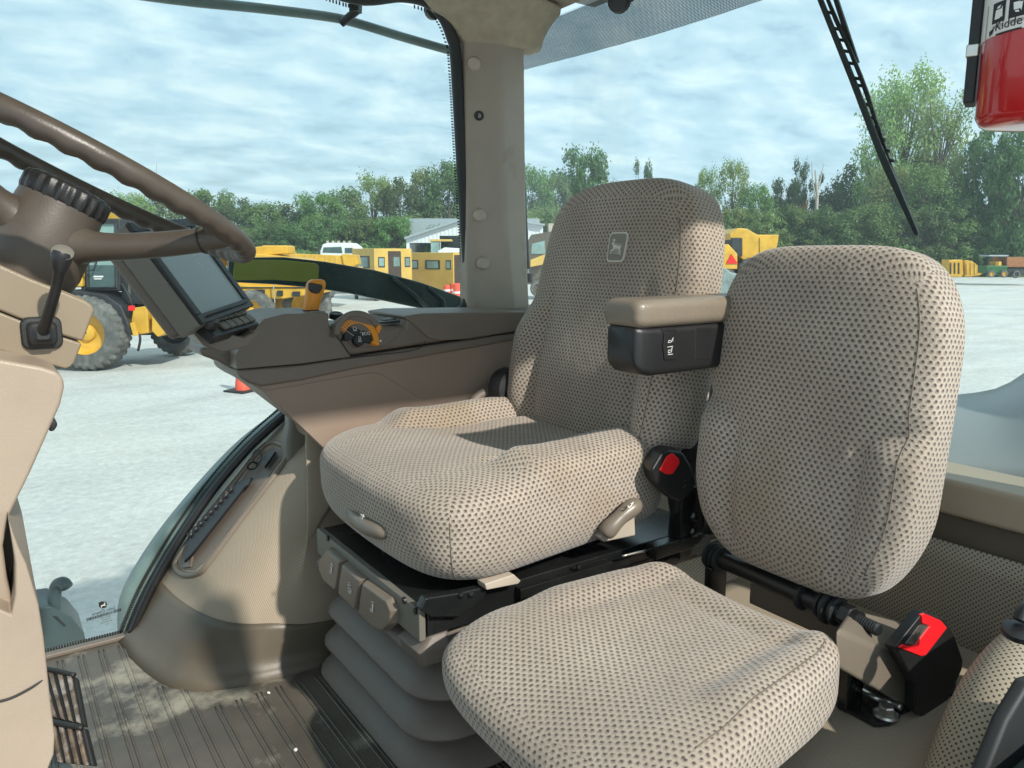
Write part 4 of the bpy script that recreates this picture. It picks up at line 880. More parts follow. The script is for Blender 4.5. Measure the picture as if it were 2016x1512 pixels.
tl=mk('signal_lever',tube(BM(),[at(86,650,y=yw-.02),at(92,630,y=yw-.035),at(110,570,y=yw-.055),at(117,535,y=yw-.065),at(118,528,y=yw-.066),at(120,512,y=yw-.068),at(122,500,y=yw-.07),at(123,497,y=yw-.07)],[.0060,.0054,.0049,.0054,.0075,.0093,.0098,.0085],16),'black',sc_,60)
mk('lever_cap',lathe(BM(),[(.009,0),(.0098,.002),(.008,.0035),(.001,.0042)],at(123,499,y=yw-.070),(.1,-.75,.65),18),'bezel',tl,50)
mk('column_neck',pprism([(-60,670),(30,690),(85,712),(100,722),(118,735),(118,745),(60,735),(0,722),(-60,712)],yw+.03,.2),'rubber',sc_,30,bevel=.004)
mk('neck_pin',pprism([(66,718),(76,717),(78,727),(68,729)],yw+.01,.02),'black',sc_,0)
yp=.84
mk('upper_pedestal',pprism([(-90,686),(0,708),(80,722),(112,732),(124,744),(127,762),(119,797),(60,930),(17,1018),(6,1075),(14,1140),(28,1200),(-90,1240)],yp,.30),'pedestal',sc_,30,bevel=.022,seg=5)
mk('pedestal_fin',pprism([(-10,960),(12,1000),(34,1085),(36,1130),(28,1180),(-10,1200)],yp+.05,.03),'panel',sc_,30)
mk('lower_pedestal',pprism([(16,1022),(37,1078),(52,1110),(64,1150),(76,1190),(86,1255),(93,1320),(100,1386),(108,1449),(106,1486),(95,1514),(80,1560),(-90,1560),(-90,1180),(0,1200),(22,1210),(30,1170),(30,1110)],yp-.03,.32),'pedestal',sc_,30,bevel=.014,seg=4)
bm=BM(); tube(bm,smoothline([at(-20,1385,y=yp-.031),at(20,1375,y=yp-.031),at(60,1355,y=yp-.031),at(84,1338,y=yp-.029)],4),.0012,6); mk('pedestal_seam',bm,'rubber',sc_,180)
mk('column_switch',pprism([(98,822),(112,830),(114,838),(106,850),(96,850)],1.0,.03),'rubber',sc_,30,bevel=.003)
# pedal
pe=thing('foot_pedals','pair of worn ribbed steel pedal plates with black edges standing beside the pedestal','pedal',loc=at(130,1500,z=FL+.02))
for nm,q in (('pedal_plate',[(70,1316),(150,1332),(168,1428),(100,1412)]),('pedal_plate',[(95,1420),(166,1434),(184,1508),(110,1500)])):
    zz=(FL+.16,FL+.115); A=[at(q[0][0],q[0][1],z=zz[0]),at(q[1][0],q[1][1],z=zz[0]),at(q[2][0],q[2][1],z=zz[1]),at(q[3][0],q[3][1],z=zz[1])]
    nn=(A[1]-A[0]).cross(A[3]-A[0]).normalized(); nn=nn if nn.z<0 else -nn
    p=mk(nm,fixn(prism(BM(),A,nn*.014)),'rubber',pe,30,bevel=.003)
    for k in range(4):
        f0=.10+k*.23; f1=f0+.12
        B=[A[0].lerp(A[1],f0),A[0].lerp(A[1],f1),A[3].lerp(A[2],f1),A[3].lerp(A[2],f0)]
        mk('pedal_rib',fixn(prism(BM(),[b-nn*.001 for b in B],-nn*.006)),'worn',p,30,bevel=.0015)
    mk('pedal_edge',tube(BM(),smoothline([A[0]-nn*.006,A[0].lerp(A[1],.5)-nn*.010,A[1]-nn*.006],5),.0048,8),'rubber',p,180)
mk('pedal_arm',tube(BM(),[at(120,1400,z=FL+.10),at(60,1380,z=FL+.14)],.015,10),'rubber',pe,60)
for i,(px,py,sz,lb) in enumerate(((529,1364,.0042,'small white pebble on the ribbed floor just left of the seat base'),(582,1476,.005,'pale pebble on the floor near the bottom edge, below the other pebble'))):
    c=at(px,py,z=FL+.004); rr=random.Random(i); bm=BM(); lathe(bm,[(sz*.3,-sz*.6),(sz*.8,-sz*.4),(sz,0),(sz*.7,sz*.5),(sz*.2,sz*.7)],c,(rr.random(),.3,1),7,rf=lambda k,r,h:r*(.8+.4*((k*37)%5)/5)); tag(mk('pebble',bm,'label',None,20),lb,'pebble')
# ============================================================ FIRE EXTINGUISHER
ex_c=ray(2064,120)*.55; ex_c=V((ex_c.x,ex_c.y,ZC+ex_c.z)); er=.0426
fx=thing('fire_extinguisher','red fire extinguisher with white instruction label hanging at the top right','fire extinguisher',loc=ex_c)
def zx(px,py,k=1.0):
    d=ray(px,py); return ZC+d.z*(math.hypot(ex_c.x,ex_c.y)-er*k)/math.hypot(d.x,d.y)
zb_=zx(2000,236); 
mk('cylinder',lathe(BM(),[(.020,.0),(.035,.001),(.0395,.0028),(er,.0085),(er,.235),(.031,.262),(.014,.275)],V((ex_c.x,ex_c.y,zb_)),(0,0,1),64),'redpaint',fx,50)
zl=zx(1985,56)
mk('paper_label',lathe(BM(),[(er+.0006,0),(er+.0007,.0002),(er+.0007,.16),(er+.0006,.1602)],V((ex_c.x,ex_c.y,zl)),(0,0,1),96),'label',fx,60)
tocam=V((-ex_c.x,-ex_c.y,0)).normalized(); tang=V((0,0,1)).cross(tocam); tang=tang if tang.x>0 else -tang
def on_cyl(vs,fs,a0,z0):
    """wrap flat (u,w,h) points round the bottle; a0 = arc offset from the camera-facing line"""
    out=[]
    for u,w,h in vs:
        t=(a0+u)/er; r=er+.0009+h; out.append(V((ex_c.x,ex_c.y,0))+(tocam*cos(t)+tang*sin(t))*r+V((0,0,z0+w)))
    return out,fs
def flat_text(b,s):
    vs,fs=text_mesh(b,s,(0,0,0),(1,0,0),(0,1,0),.0001); return [(v.x,v.y,v.z+.0002) for v in vs],fs
lab=[]
z1=zx(1985,40)
def wrapt(b,s,a,z,m='rubber',nm='label_print'):
    vs,fs=flat_text(b,s); mk(nm,on_cyl(vs,fs,a,z),m,fx,0)
a1=-.0285
wrapt('Kidde',.0086,a1+.001,z1)
bm=BM()
def rect_c(bm,u0,u1,w0,w1,h=.0002,n=6):
    vs=[];fs=[]
    for k in range(n+1):
        u=u0+(u1-u0)*k/n; vs+=[(u,w0,h),(u,w1,h)]
    for k in range(n): fs.append((2*k,2*k+2,2*k+3,2*k+1))
    v,_=on_cyl(vs,fs,0,0); add(bm,v,fs)
rect_c(bm,a1-.008,a1+.011,z1-.0058,z1-.0046)
mk('label_rule',bm,'rubber',fx,0)
bm=BM(); v,f=on_cyl([(-.002,-.003,.0002),(.001,-.0014,.0002),(.003,.003,.0002),(0,.0014,.0002),(-.003,.0007,.0002)],[(0,1,2,3,4)],a1-.0125,z1-.002); add(bm,v,f); mk('label_flame',bm,'rubber',fx,0)
z2=zx(1960,12)
for k in range(4):
    u=-.0415+k*.0141
    bm=BM(); rect_c(bm,u,u+.0113,z2-.0076,z2+.0062); b=mk('pictogram',bm,'rubber',fx,0)
    bm=BM()
    for pts in (((-.004,-.006),(.003,-.006),(.004,.003),(-.003,.003)),((.001,-.005),(.006,-.005),(.005,.006),(.003,.001)),((-.002,.004),(.002,.004),(.003,.007),(-.001,.006))):
        v,f=on_cyl([(.69*p[0]*(1,.9,1.1,1)[k]+u+.0056,.69*p[1]*(1,-.8,.9,1)[k],.0005) for p in pts],[(0,1,2,3)],0,z2-.001); add(bm,v,f)
    mk('pictogram_shape',bm,'white',b,0)
    bm=BM(); 
    for j in range(3): rect_c(bm,u+.0007,u+.0107,z2-.0093-j*.0008,z2-.0090-j*.0008)
    mk('fine_print',bm,'bezel',fx,0)
wrapt('ORDINARY  FLAMMABLE  ELECTRICAL',.0022,-.0124,z2+.0079,'bezel')
mk('green_stripe',on_cyl([(-.002,-.02,.0002),(-.001,-.02,.0002),(-.001,.007,.0002),(-.002,.007,.0002)],[(0,1,2,3)],-.047,z2),'greyblue',fx,0)
# bracket strap left of the bottle
be=V((ex_c.x,ex_c.y,0))-tang*(er+.007)
def bxl(w,z0,z1_,off,dep,m,nm,par=fx):
    bm=BM(); c=be+V((0,0,(z0+z1_)/2))+tang*off-tocam*.01; rot=Matrix((tang,tocam,V((0,0,1)))).transposed(); box(bm,c,(w,dep,z1_-z0),rot); return mk(nm,bm,m,par,30,bevel=.0012)
bxl(.0076,zx(1913,198,.2),3.40,.002,.024,'rubber','bracket_strap')
bxl(.0087,zx(1913,107,.2),zx(1913,82,.2),.0014,.026,'steel','strap_clip')
# ============================================================ THE YARD OUTSIDE
HD=V((sin(YAW),cos(YAW),0)); RT=V((cos(YAW),-sin(YAW),0))
def ad(px,py,D):
    d=ray(px,py); t=D/d.dot(HD); return V((d.x*t,d.y*t,ZC+d.z*t))
def gD(px,py): return at(px,py,z=0).dot(HD)
def pb(bm,x0,x1,y0,y1,D,t): return prism(bm,[ad(x0,y1,D),ad(x1,y1,D),ad(x1,y0,D),ad(x0,y0,D)],HD*t)
def pp(bm,pts,D,t): return prism(bm,[ad(x,y,D) for x,y in pts],HD*t)
def pbo(nm,r,D,t,m,par,bev=.02,label=None): return mk(nm,fixn(pb(BM(),*r,D,t)),m,par,30,bevel=bev,label=label)
def ppo(nm,pts,D,t,m,par,bev=.02,label=None): return mk(nm,fixn(pp(BM(),pts,D,t)),m,par,30,bevel=bev,label=label)
def wheel(par,px,py,D,r,w,rimc='yellow',lug=28,tilt=0):
    """tyre with lugs and dished rim, axle along the view heading turned by tilt degrees"""
    c=ad(px,py,D); c.z=max(c.z,r) if abs(c.z-r)<.35 else c.z
    ax=Matrix.Rotation(R(tilt),3,'Z')@HD; n=lug*4
    prof=[(r*.56,-w*.5),(r*.62,-w*.5),(r*.86,-w*.52),(r*.95,-w*.47),(r,-w*.34),(r,w*.34),(r*.95,w*.47),(r*.86,w*.5),(r*.56,w*.5)]
    t=mk('wheel',lathe(BM(),prof,c,ax,n,rf=lambda k,rr,h:rr*(.955 if (k%4<2)^(h>0) and rr>r*.9 else 1),caps=False),'tyre',par,30)
    mk('rim',lathe(BM(),[(r*.57,-w*.50),(r*.57,-w*.44),(r*.52,-w*.30),(r*.46,-w*.14),(r*.22,-w*.12),(r*.20,-w*.26),(r*.14,-w*.30),(.02,-w*.31)],c,ax,40,caps=False),rimc,t,40)
    return t
# sheets of ground
bm=BM(); add(bm,[(-220,-40,0),(320,-40,0),(320,420,0),(-220,420,0)],[(0,1,2,3)])
m,nt,out=new_mat('pale_crushed_limestone'); p=N(nt,'ShaderNodeBsdfPrincipled'); L(nt,p.outputs[0],out.inputs[0]); tc=N(nt,'ShaderNodeTexCoord').outputs['Object']
mp=N(nt,'ShaderNodeMapping'); mp.inputs['Rotation'].default_value=(0,0,R(62)); mp.inputs['Scale'].default_value=(.5,.95,1); L(nt,tc,mp.inputs[0])
n1=N(nt,'ShaderNodeTexNoise',i_Scale=.9,i_Detail=9.,i_Roughness=.62,i_Distortion=.6); L(nt,mp.outputs[0],n1.inputs['Vector'])
n2=N(nt,'ShaderNodeTexNoise',i_Scale=9.,i_Detail=10.,i_Roughness=.85); L(nt,tc,n2.inputs['Vector'])
n3=N(nt,'ShaderNodeTexNoise',i_Scale=.12,i_Detail=4.); L(nt,tc,n3.inputs['Vector'])
c=mixc(nt,ramp(nt,n1.outputs[0],[(.38,0.),(.60,1.)]),(.40,.39,.365),(.63,.615,.58))
c=mixc(nt,ramp(nt,n3.outputs[0],[(.4,0.),(.62,.6)]),c,(.60,.55,.46))
c=mixc(nt,.45,c,ramp(nt,n2.outputs[0],[(.32,.20),(.5,.50),(.68,.82)]),'MIX')
L(nt,c,p.inputs['Base Color']); p.inputs['Roughness'].default_value=.9; b=N(nt,'ShaderNodeBump',i_Strength=.8,i_Distance=.02); L(nt,n2.outputs[0],b.inputs['Height']); L(nt,b.outputs[0],p.inputs['Normal']); M['gravel']=m
tag(mk('gravel_yard',bm,'gravel',None,0),kind='structure')
M['grass']=mat('rough_grass_ground',(.06,.10,.03),.9,var=.4,vs=.3)
A=[ad(x,y,D) for x,y,D in ((-400,500,84),(200,500,84),(700,500,90),(1040,500,96),(1500,500,92),(2050,500,92),(2600,500,92))]
bm=BM(); 
vs=[(a.x,a.y,.02) for a in A]+[(a.x*2.6,a.y*2.6,.02) for a in A]; add(bm,vs,[(i,i+1,len(A)+i+1,len(A)+i) for i in range(len(A)-1)])
tag(mk('grass_field',bm,'grass',None,0),kind='structure')
# ---- big loader/forwarder on the left
D=gD(180,728)
lm=thing('wheeled_loader','yellow and dark grey wheeled machine with glazed cab, behind the steering column','construction vehicle',loc=(ad(180,728,D).x,ad(180,728,D).y,0))
ppo('fender',[(60,574),(150,572),(205,580),(238,602),(262,660),(246,655),(226,622),(200,598),(160,590),(120,600),(60,620)],D-.1,1.0,'dark',lm,.03)
pbo('chassis',(-60,330,600,660),D+.7,1.2,'dark',lm)
cabp=pbo('cab',(158,236,430,574),D+.15,1.5,'dark',lm,.05)
pbo('door_glass',(171,226,440,562),D+.11,.05,'vglassl',cabp,.0)
pbo('lower_glass',(176,224,522,566),D+.09,.03,'vglass',cabp,.0)
mk('door_frame',tube(BM(),[ad(x,y,D+.08) for x,y in ((172,440),(228,440),(230,566),(173,566))],.035,6,closed=True),'dark',cabp,30)
bm=BM(); tube(bm,smoothline([ad(x,y,D-.05) for x,y in ((150,531),(180,532),(189,520),(189,495),(168,492))],4),.018,6); mk('mirror_rail',bm,'dark',cabp,60)
bm=BM(); pb(bm,184,203,543,546,D+.07,.01); pb(bm,185,200,548,550,D+.07,.01); mk('cab_lettering',fixn(bm),'white',cabp,0)
for r in ((134,162,525,566),(118,131,530,567)): pbo('side_tank',r,D+.05,.8,'yellow',lm,.05)
pbo('engine_block',(238,300,478,600),D+.3,1.3,'dark',lm,.04)
bm=BM(); pb(bm,252,256,500,590,D+.28,.03); pb(bm,262,266,490,560,D+.28,.03); mk('door_bars',fixn(bm),'tyre',lm,0)
pbo('warning_plate',(269,280,536,570),D+.26,.03,'ytan',lm,0); pbo('white_lamp',(255,260,527,538),D+.25,.05,'white',lm,0)
pbo('rear_lamp',(252,262,602,612),D-.2,.1,'red',lm,.01)
ppo('counterweight',[(262,606),(290,602),(292,656),(268,660),(256,640)],D+.1,.7,'yellow',lm,.03)
ppo('push_blade',[(298,616),(345,600),(352,646),(310,664),(298,652)],D+.0,1.2,'yellow',lm,.03)
ppo('tool_bracket',[(255,636),(262,634),(270,660),(262,662)],D-.15,.1,'yellow',lm,.01)
for i,(x0,y0,x1,y1,r) in enumerate(((262,520,292,600,.05),(285,560,330,620,.06),(300,590,360,560,.05),(240,560,262,620,.04),(310,640,380,610,.05),(268,640,272,690,.03))):
    mk('hydraulic_hose',tube(BM(),smoothline([ad(x0,y0,D+.2),ad((x0+x1)/2+6,(y0+y1)/2,D+.1),ad(x1,y1,D+.2)],4),r,8),'dark' if i%2==0 else 'rubber',lm,60)
for r in ((300,340,560,606),(330,380,600,630)): pbo('engine_part',r,D+.9,.7,'hole',lm,.06)
pbo('roof_beacon_box',(186,212,410,432),D+.3,.6,'yellow',lm,.04)
wheel(lm,178,654,D,.88,.62); wheel(lm,352,645,D+2.6,.72,.6,'dark'); wheel(lm,30,654,D+.2,.88,.62)
pbo('rear_hood',(-60,20,425,560),D+.5,1.6,'yellow',lm,.06)
# ---- articulated hauler with yellow frame behind the display
D=gD(520,668)+1.5
ah=thing('articulated_hauler','long yellow hauler chassis with big dusty tyres standing behind the orange lever','construction vehicle',loc=(ad(520,660,D).x,ad(520,660,D).y,0))
ppo('frame_side',[(455,560),(610,568),(640,576),(560,588),(500,590),(455,586)],D+.1,1.6,'yellow',ah,.04)
ppo('hull',[(440,497),(520,500),(600,510),(635,530),(640,566),(450,566)],D+.6,1.4,'yellow',ah,.05)
ppo('hood',[(490,487),(525,484),(565,484),(566,500),(525,502),(490,500)],D+.9,1.0,'yellow',ah,.04)
mk('tie_chain',tube(BM(),[ad(538,560,D-.05),ad(541,596,D-.05)],.02,6),'steel',ah,60)
wheel(ah,498,628,D,.76,.6,lug=22); wheel(ah,606,618,D+1.6,.86,.65,lug=22)
wheel(ah,560,612,D+3,.7,.5,lug=22)
mk('handrail',tube(BM(),smoothline([ad(452,497,D+.5),ad(456,484,D+.5),ad(484,482,D+.5),ad(488,497,D+.5)],3),.03,6),'dark',ah,60)
for r_ in ((545,556,572,583),(575,590,574,584)): pbo('tool_box',r_,D+.02,.2,'dark',ah,.02)
mk('frame_line',fixn(pb(BM(),458,612,565,567,D+.06,.05)),'dark',ah,0)
for r_ in ((462,480,574,582),(500,520,570,579)): pbo('step_plate',r_,D+.0,.2,'dark',ah,.02)
# ---- telescopic crane boom
D=38
cr=thing('crane_truck','yellow crane boom lying level in front of the trees, left of the yellow cabins','crane',loc=(ad(600,590,D).x,ad(600,590,D).y,0))
ppo('boom',[(470,499),(520,497),(620,501),(696,504),(700,526),(640,522),(520,514),(470,512)],D,.8,'yellow',cr,.03)
ppo('boom_head',[(672,500),(700,502),(704,520),(690,528),(676,520)],D-.1,1.0,'yellow',cr,.03)
for k in range(7): pbo('boom_rib',(540+k*20,543+k*20,500+k*.6,516+k*1.2),D-.04,.05,'ytan',cr,0)
ppo('operator_basket',[(516,483),(562,483),(565,500),(521,500)],D+.2,1.2,'yellow',cr,.02)
bm=BM()
for k in range(6): pb(bm,519+k*7.5,521+k*7.5,485,499,D+.17,.03)
mk('basket_bars',fixn(bm),'ytan',cr,0)
pbo('carrier',(470,700,526,560),D+.4,2.0,'ytan',cr,.05)
for x in (500,560,640): wheel(cr,x,572,D+.2,.5,.4,'dark',lug=16)
# ---- white truck
D=52
wt=thing('white_truck','white truck cab just showing above the yellow crane boom','truck',loc=(ad(668,580,D).x,ad(668,580,D).y,0))
cb=ppo('truck_cab',[(630,545),(630,494),(635,481),(645,478),(690,478),(703,488),(703,545)],D,2.2,'whitep',wt,.06)
ppo('windscreen',[(635,497),(637,487),(672,486),(674,498)],D-.04,.06,'vglass',cb,0)
ppo('side_glass',[(679,498),(679,488),(694,488),(696,498)],D-.04,.06,'vglass',cb,0)
for k in range(5): pbo('roof_marker',(642+k*11,646+k*11,474,478),D+.4,.2,'cap',cb,.01)
mk('cab_mirror',fixn(pb(BM(),626,629,486,500,D-.2,.1)),'dark',cb,0)
ppo('truck_frame',[(620,545),(740,545),(740,556),(620,556)],D+.1,2.0,'dark',wt,.03); wheel(wt,650,560,D,.5,.35,'whitep',lug=14); wheel(wt,720,560,D,.5,.35,'whitep',lug=14)
# ---- two yellow cabins
def cabin(lbl,D,faces,grp):
    c0=faces[0][0]; o=ad(c0[0],c0[1],D)
    t=thing('crew_cabin',lbl,'cabin',grp,loc=(o.x,o.y,0)); return t
D=gD(780,592)
c1=thing('crew_cabin','yellow sheet metal crew cabin with an open doorway on its right, nearer the middle window','cabin','yellow cabins in the yard',loc=(ad(770,590,D).x,ad(770,590,D).y,0))
a_=ad(695,560,D+1.6); b_=ad(738,560,D-.6); c_=ad(812,560,D+1.2); d_=a_+(c_-b_)
z0=.45; z1c=ad(738,489,D-.6).z
body=mk('cabin_body',fixn(prism(BM(),[V((p.x,p.y,z0)) for p in (a_,b_,c_,d_)],(0,0,z1c-z0))),'ytan',c1,30,bevel=.03)
def onface(p,q,u0,u1,za,zb,off,nm,m,par,th=.04):
    P=V((p.x,p.y,0)); Q_=V((q.x,q.y,0)); d=(Q_-P); n=V((d.y,-d.x,0)).normalized(); n=n if n.dot(HD)<0 else -n
    pts=[P+d*u0+V((0,0,za)),P+d*u1+V((0,0,za)),P+d*u1+V((0,0,zb)),P+d*u0+V((0,0,zb))]
    return mk(nm,fixn(prism(BM(),[x+n*(off-.01) for x in pts],n*th)),m,par,30,bevel=.006)
def win(p,q,u0,u1,za,zb,par):
    f=onface(p,q,u0,u1,za,zb,0,'window','dark',par,.03); onface(p,q,u0+(u1-u0)*.12,u1-(u1-u0)*.12,za+.07,zb-.07,.022,'window_pane','vglassl',f,.012); return f
hz=lambda y,Dd: ad(760,y,Dd).z
zw0,zw1=hz(528,D),hz(506,D)
win(a_,b_,.15,.80,zw0,zw1+.05,body); win(b_,c_,.10,.27,zw0+.05,zw1,body); win(b_,c_,.80,.95,zw0+.05,zw1,body)
dr=onface(b_,c_,.36,.70,.5,z1c-.15,0,'doorway','hole',body,.03); onface(b_,c_,.50,.66,zw0+.1,zw1,.022,'window_pane','vglassl',dr,.01);  # dark slab on the solid wall paints the doorway's inner shade
bm=BM(); 
for p in (a_,b_,c_,d_): tube(bm,[V((p.x,p.y,0)).lerp(V((d_.x,d_.y,0)),.08) ,V((p.x,p.y,z0+.02)).lerp(V((d_.x,d_.y,z0+.02)),.08)],.12,8)
mk('support_leg',bm,'dark',c1,30)
D2=gD(850,588)
c2_=thing('crew_cabin','yellow crew cabin with three windows and an open end, beside the dark window frame','cabin','yellow cabins in the yard',loc=(ad(850,588,D2).x,ad(850,588,D2).y,0))
a_=ad(806,560,D2+2.2); b_=ad(893,560,D2-.2); c_=ad(925,560,D2+.9); d_=a_+(c_-b_); z1c=ad(893,497,D2).z
body=mk('cabin_body',fixn(prism(BM(),[V((p.x,p.y,z0)) for p in (a_,b_,c_,d_)],(0,0,z1c-z0))),'ytan',c2_,30,bevel=.03)
zw0,zw1=ad(850,530,D2+1).z,ad(850,512,D2+1).z
win(a_,b_,.02,.22,zw0,zw1,body); win(a_,b_,.38,.71,zw0,zw1,body); win(a_,b_,.84,.95,zw0,zw1,body)
onface(b_,c_,.05,.9,.7,z1c-.15,0,'doorway','hole',body,.03)  # open end is a dark slab, its inside shade painted on
bm=BM()
for p in (a_,b_,c_,d_): tube(bm,[V((p.x,p.y,0)).lerp(V((d_.x,d_.y,0)),.08) ,V((p.x,p.y,z0+.02)).lerp(V((d_.x,d_.y,z0+.02)),.08)],.12,8)
mk('support_leg',bm,'dark',c2_,30)
# ---- small machine in front of the shed
D=62
tm=thing('canopy_tractor','small machine with a thin flat canopy and white hood in front of the shed doorway','tractor',loc=(ad(870,560,D).x,ad(870,560,D).y,0))
ppo('hood',[(862,494),(875,487),(905,489),(909,497),(862,499)],D,1.6,'whitep',tm,.05); pbo('cab_frame',(848,864,474,500),D+.2,1.2,'vglassl',tm,.03)
pbo('canopy',(846,888,471,475),D+.1,1.5,'ytan',tm,.02); pbo('chassis',(850,915,500,545),D+.2,1.6,'dark',tm,.05); wheel(tm,862,552,D,.6,.4,lug=14); wheel(tm,905,552,D,.6,.4,lug=14)
# ---- red and white drums
for i,(x,y,s) in enumerate(((893,574,1.0),(900,580,1.1),(908,570,1.15),(880,575,.9))):
    D=gD(x,y+14); b0=ad(x,y+14,D); b0.z=0
    dr_=thing('traffic_drum',('second','third','rightmost','leftmost')[i]+' of four red and white drums at the foot of the crew cabin','drum','red and white drums',loc=b0)
    r=.24*s; mk('drum_body',lathe(BM(),[(r,0),(r,.30),(r*.93,.31),(r*.93,.6),(r*.85,.61),(r*.85,.9*s),(r*.5,.95*s)],b0,(0,0,1),20),'cone',dr_,40)
    for k in range(2): mk('white_band',lathe(BM(),[(r*(1.02-.07*k),.17+.3*k),(r*(1.02-.07*k),.29+.3*k)],b0,(0,0,1),20),'whitep',dr_,40)
# ---- cone
b0=at(478,770,z=0); tc_=thing('traffic_cone','orange traffic cone with a dark square base, alone on the gravel left of the console','traffic cone',loc=b0)
mk('cone_body',lathe(BM(),[(.15,.03),(.145,.06),(.10,.42),(.07,.66),(.045,.74),(.03,.745)],b0,(0,0,1),24),'cone',tc_,40)
bm=BM(); box(bm,b0+V((0,0,.02)),(.52,.52,.035),Matrix.Rotation(.5,3,'Z')); mk('cone_base',bm,'rubber',tc_,30,bevel=.01)
# ---- shed
D=75
sd=thing('metal_shed','white ribbed metal shed with low gable roof and dark open bays, behind the crew cabins','shed',loc=(ad(940,560,D).x,ad(940,560,D).y,0))
gz=ad(935,545,D)
wall=ppo('gable_wall',[(800,468),(935,424),(1069,442),(1069,462),(1062,470),(1062,548),(1040,548),(1040,470),(980,470),(980,464),(865,464),(865,478),(806,478),(806,548),(800,548)],D,.4,'shedw',sd,0)
bm=BM()
for k in range(34):
    x=806+k*7.8; yt=468-(x-800)*.326 if x<935 else 424+(x-935)*.134
    pb(bm,x,x+1.6,yt+2,462 if x>865 else 476,D-.05,.06)
mk('wall_ribs',fixn(bm),'shedw',wall,0)
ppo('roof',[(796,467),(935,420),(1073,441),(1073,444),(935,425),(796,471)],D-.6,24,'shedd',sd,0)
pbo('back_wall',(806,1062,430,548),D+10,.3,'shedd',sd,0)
ppo('side_wall',[(800,470),(806,470),(806,548),(800,548)],D+.4,22,'shedw',sd,0)
pbo('door_post',(913,917,464,548),D+.02,.4,'shedw',sd,0); pbo('door_post',(863,867,476,548),D+.02,.4,'shedw',sd,0)
# ---- old truck right of the pillar
D=46
ot=thing('old_truck','faded khaki truck half hidden between the pillar and the driver backrest','truck',loc=(ad(1065,580,D).x,ad(1065,580,D).y,0))
tb=ppo('truck_cab',[(1038,560),(1038,480),(1046,462),(1090,455),(1100,462),(1100,560)],D,2.2,'kick',ot,.05); ppo('windscreen',[(1046,500),(1047,480),(1072,474),(1074,500)],D-.04,.06,'vglassl',tb,0); ppo('hood',[(1044,512),(1075,500),(1075,520),(1044,526)],D-.8,1,'ytan',ot,.04); pbo('rack',(1080,1098,440,470),D+.1,1.2,'cap',ot,.02); wheel(ot,1060,568,D-.2,.5,.35,'kick',lug=14)
# ---- dump truck with red triangle
D=42
du=thing('dump_truck','yellow dump truck with tipping body and red triangle sign, between the two seat backrests','dump truck',loc=(ad(1470,580,D).x,ad(1470,580,D).y,0))
ppo('dump_body',[(1436,460),(1452,449),(1470,450),(1492,462),(1534,462),(1530,486),(1496,512),(1470,516),(1446,500)],D+.3,2.4,'yellow',du,.05)
ppo('body_side_plate',[(1496,468),(1527,467),(1522,484),(1496,502)],D+.24,.08,'yellow',du,.01)
ppo('engine_cover',[(1416,486),(1434,480),(1452,500),(1452,530),(1420,530)],D-.3,1.6,'yellow',du,.05)
pbo('driver_cab',(1440,1462,468,505),D+.2,1.6,'dark',du,.04)
ppo('triangle_sign',[(1430,519),(1453,519),(1440,500)],D-.36,.04,'red',du,0)
ppo('chassis',[(1416,530),(1500,510),(1520,530),(1510,548),(1416,552)],D+.1,2,'dark',du,.05)
wheel(du,1480,536,D-.1,.8,.6,lug=18); wheel(du,1425,552,D,.7,.6,lug=18)
# ---- grey pickup
D=22
pk=thing('grey_pickup','pale grey pickup bonnet and windscreen corner showing between the two backrests','pickup truck',loc=(ad(1425,640,D).x,ad(1425,640,D).y,0))
ppo('pickup_body',[(1380,640),(1380,540),(1400,500),(1412,497),(1418,520),(1440,536),(1490,548),(1495,640)],D,1.8,'fgrey',pk,.05)
ppo('windscreen',[(1404,536),(1411,506),(1416,521),(1420,536)],D-.03,.05,'vglassl',pk,0); wheel(pk,1450,650,D-.1,.38,.25,'steel',lug=12)
# ---- distant machines at the right edge
D=70
for i,(x0,x1,y0,lb) in enumerate(((1868,1897,511,'upright yellow machine bucket by the far trees, left one of two'),(1900,1937,512,'yellow machine bucket with slanting side, right one of two by the far trees'))):
    t=thing('machine_bucket',lb,'bucket','yellow buckets by the trees',loc=(ad((x0+x1)/2,545,D).x,ad((x0+x1)/2,545,D).y,0))
    if i==0: ppo('bucket_shell',[(x0,y0),(x0+6,y0+1),(x1-2,y0),(x1,y0+28),(x1-4,y0+35),(x0,y0+34)],D,1.2,'yellow',t,.05)
    else: ppo('bucket_shell',[(x0,y0),(x0+14,y0+2),(x0+22,y0+8),(x1,y0+18),(x1-6,y0+30),(x0+10,y0+33),(x0,y0+33)],D,1.2,'yellow',t,.05)
    bm=BM()
    for k in range(3): pb(bm,x0+3+k*8,x0+5+k*8,y0+6,y0+28,D-.06,.07)
    mk('bucket_ribs',fixn(bm),'dark' if i==0 else 'ytan',t,0)
D=66
uv=thing('utility_vehicle','small green and yellow utility vehicle with a flat grey canopy by the far trees','utility vehicle',loc=(ad(1963,545,D).x,ad(1963,545,D).y,0))
pbo('canopy',(1947,1986,502,505),D,1.4,'shedd',uv,.03); pbo('chassis',(1942,1984,523,538),D,1.3,'grn',uv,.06); pbo('seat',(1960,1972,515,524),D+.2,1,'yellow',uv,.04)
bm=BM()
for x in (1950,1966,1982): tube(bm,[ad(x,504,D+.1),ad(x-2,524,D+.1)],.035,6)
mk('canopy_frame',bm,'dark',uv,60); wheel(uv,1951,539,D-.1,.32,.25,lug=10); wheel(uv,1976,539,D-.1,.32,.25,lug=10)
tl_=thing('rusty_trailer','rusty brown box trailer with dark underside at the right edge by the trees','trailer',loc=(ad(2000,545,D).x,ad(2000,545,D).y,0))
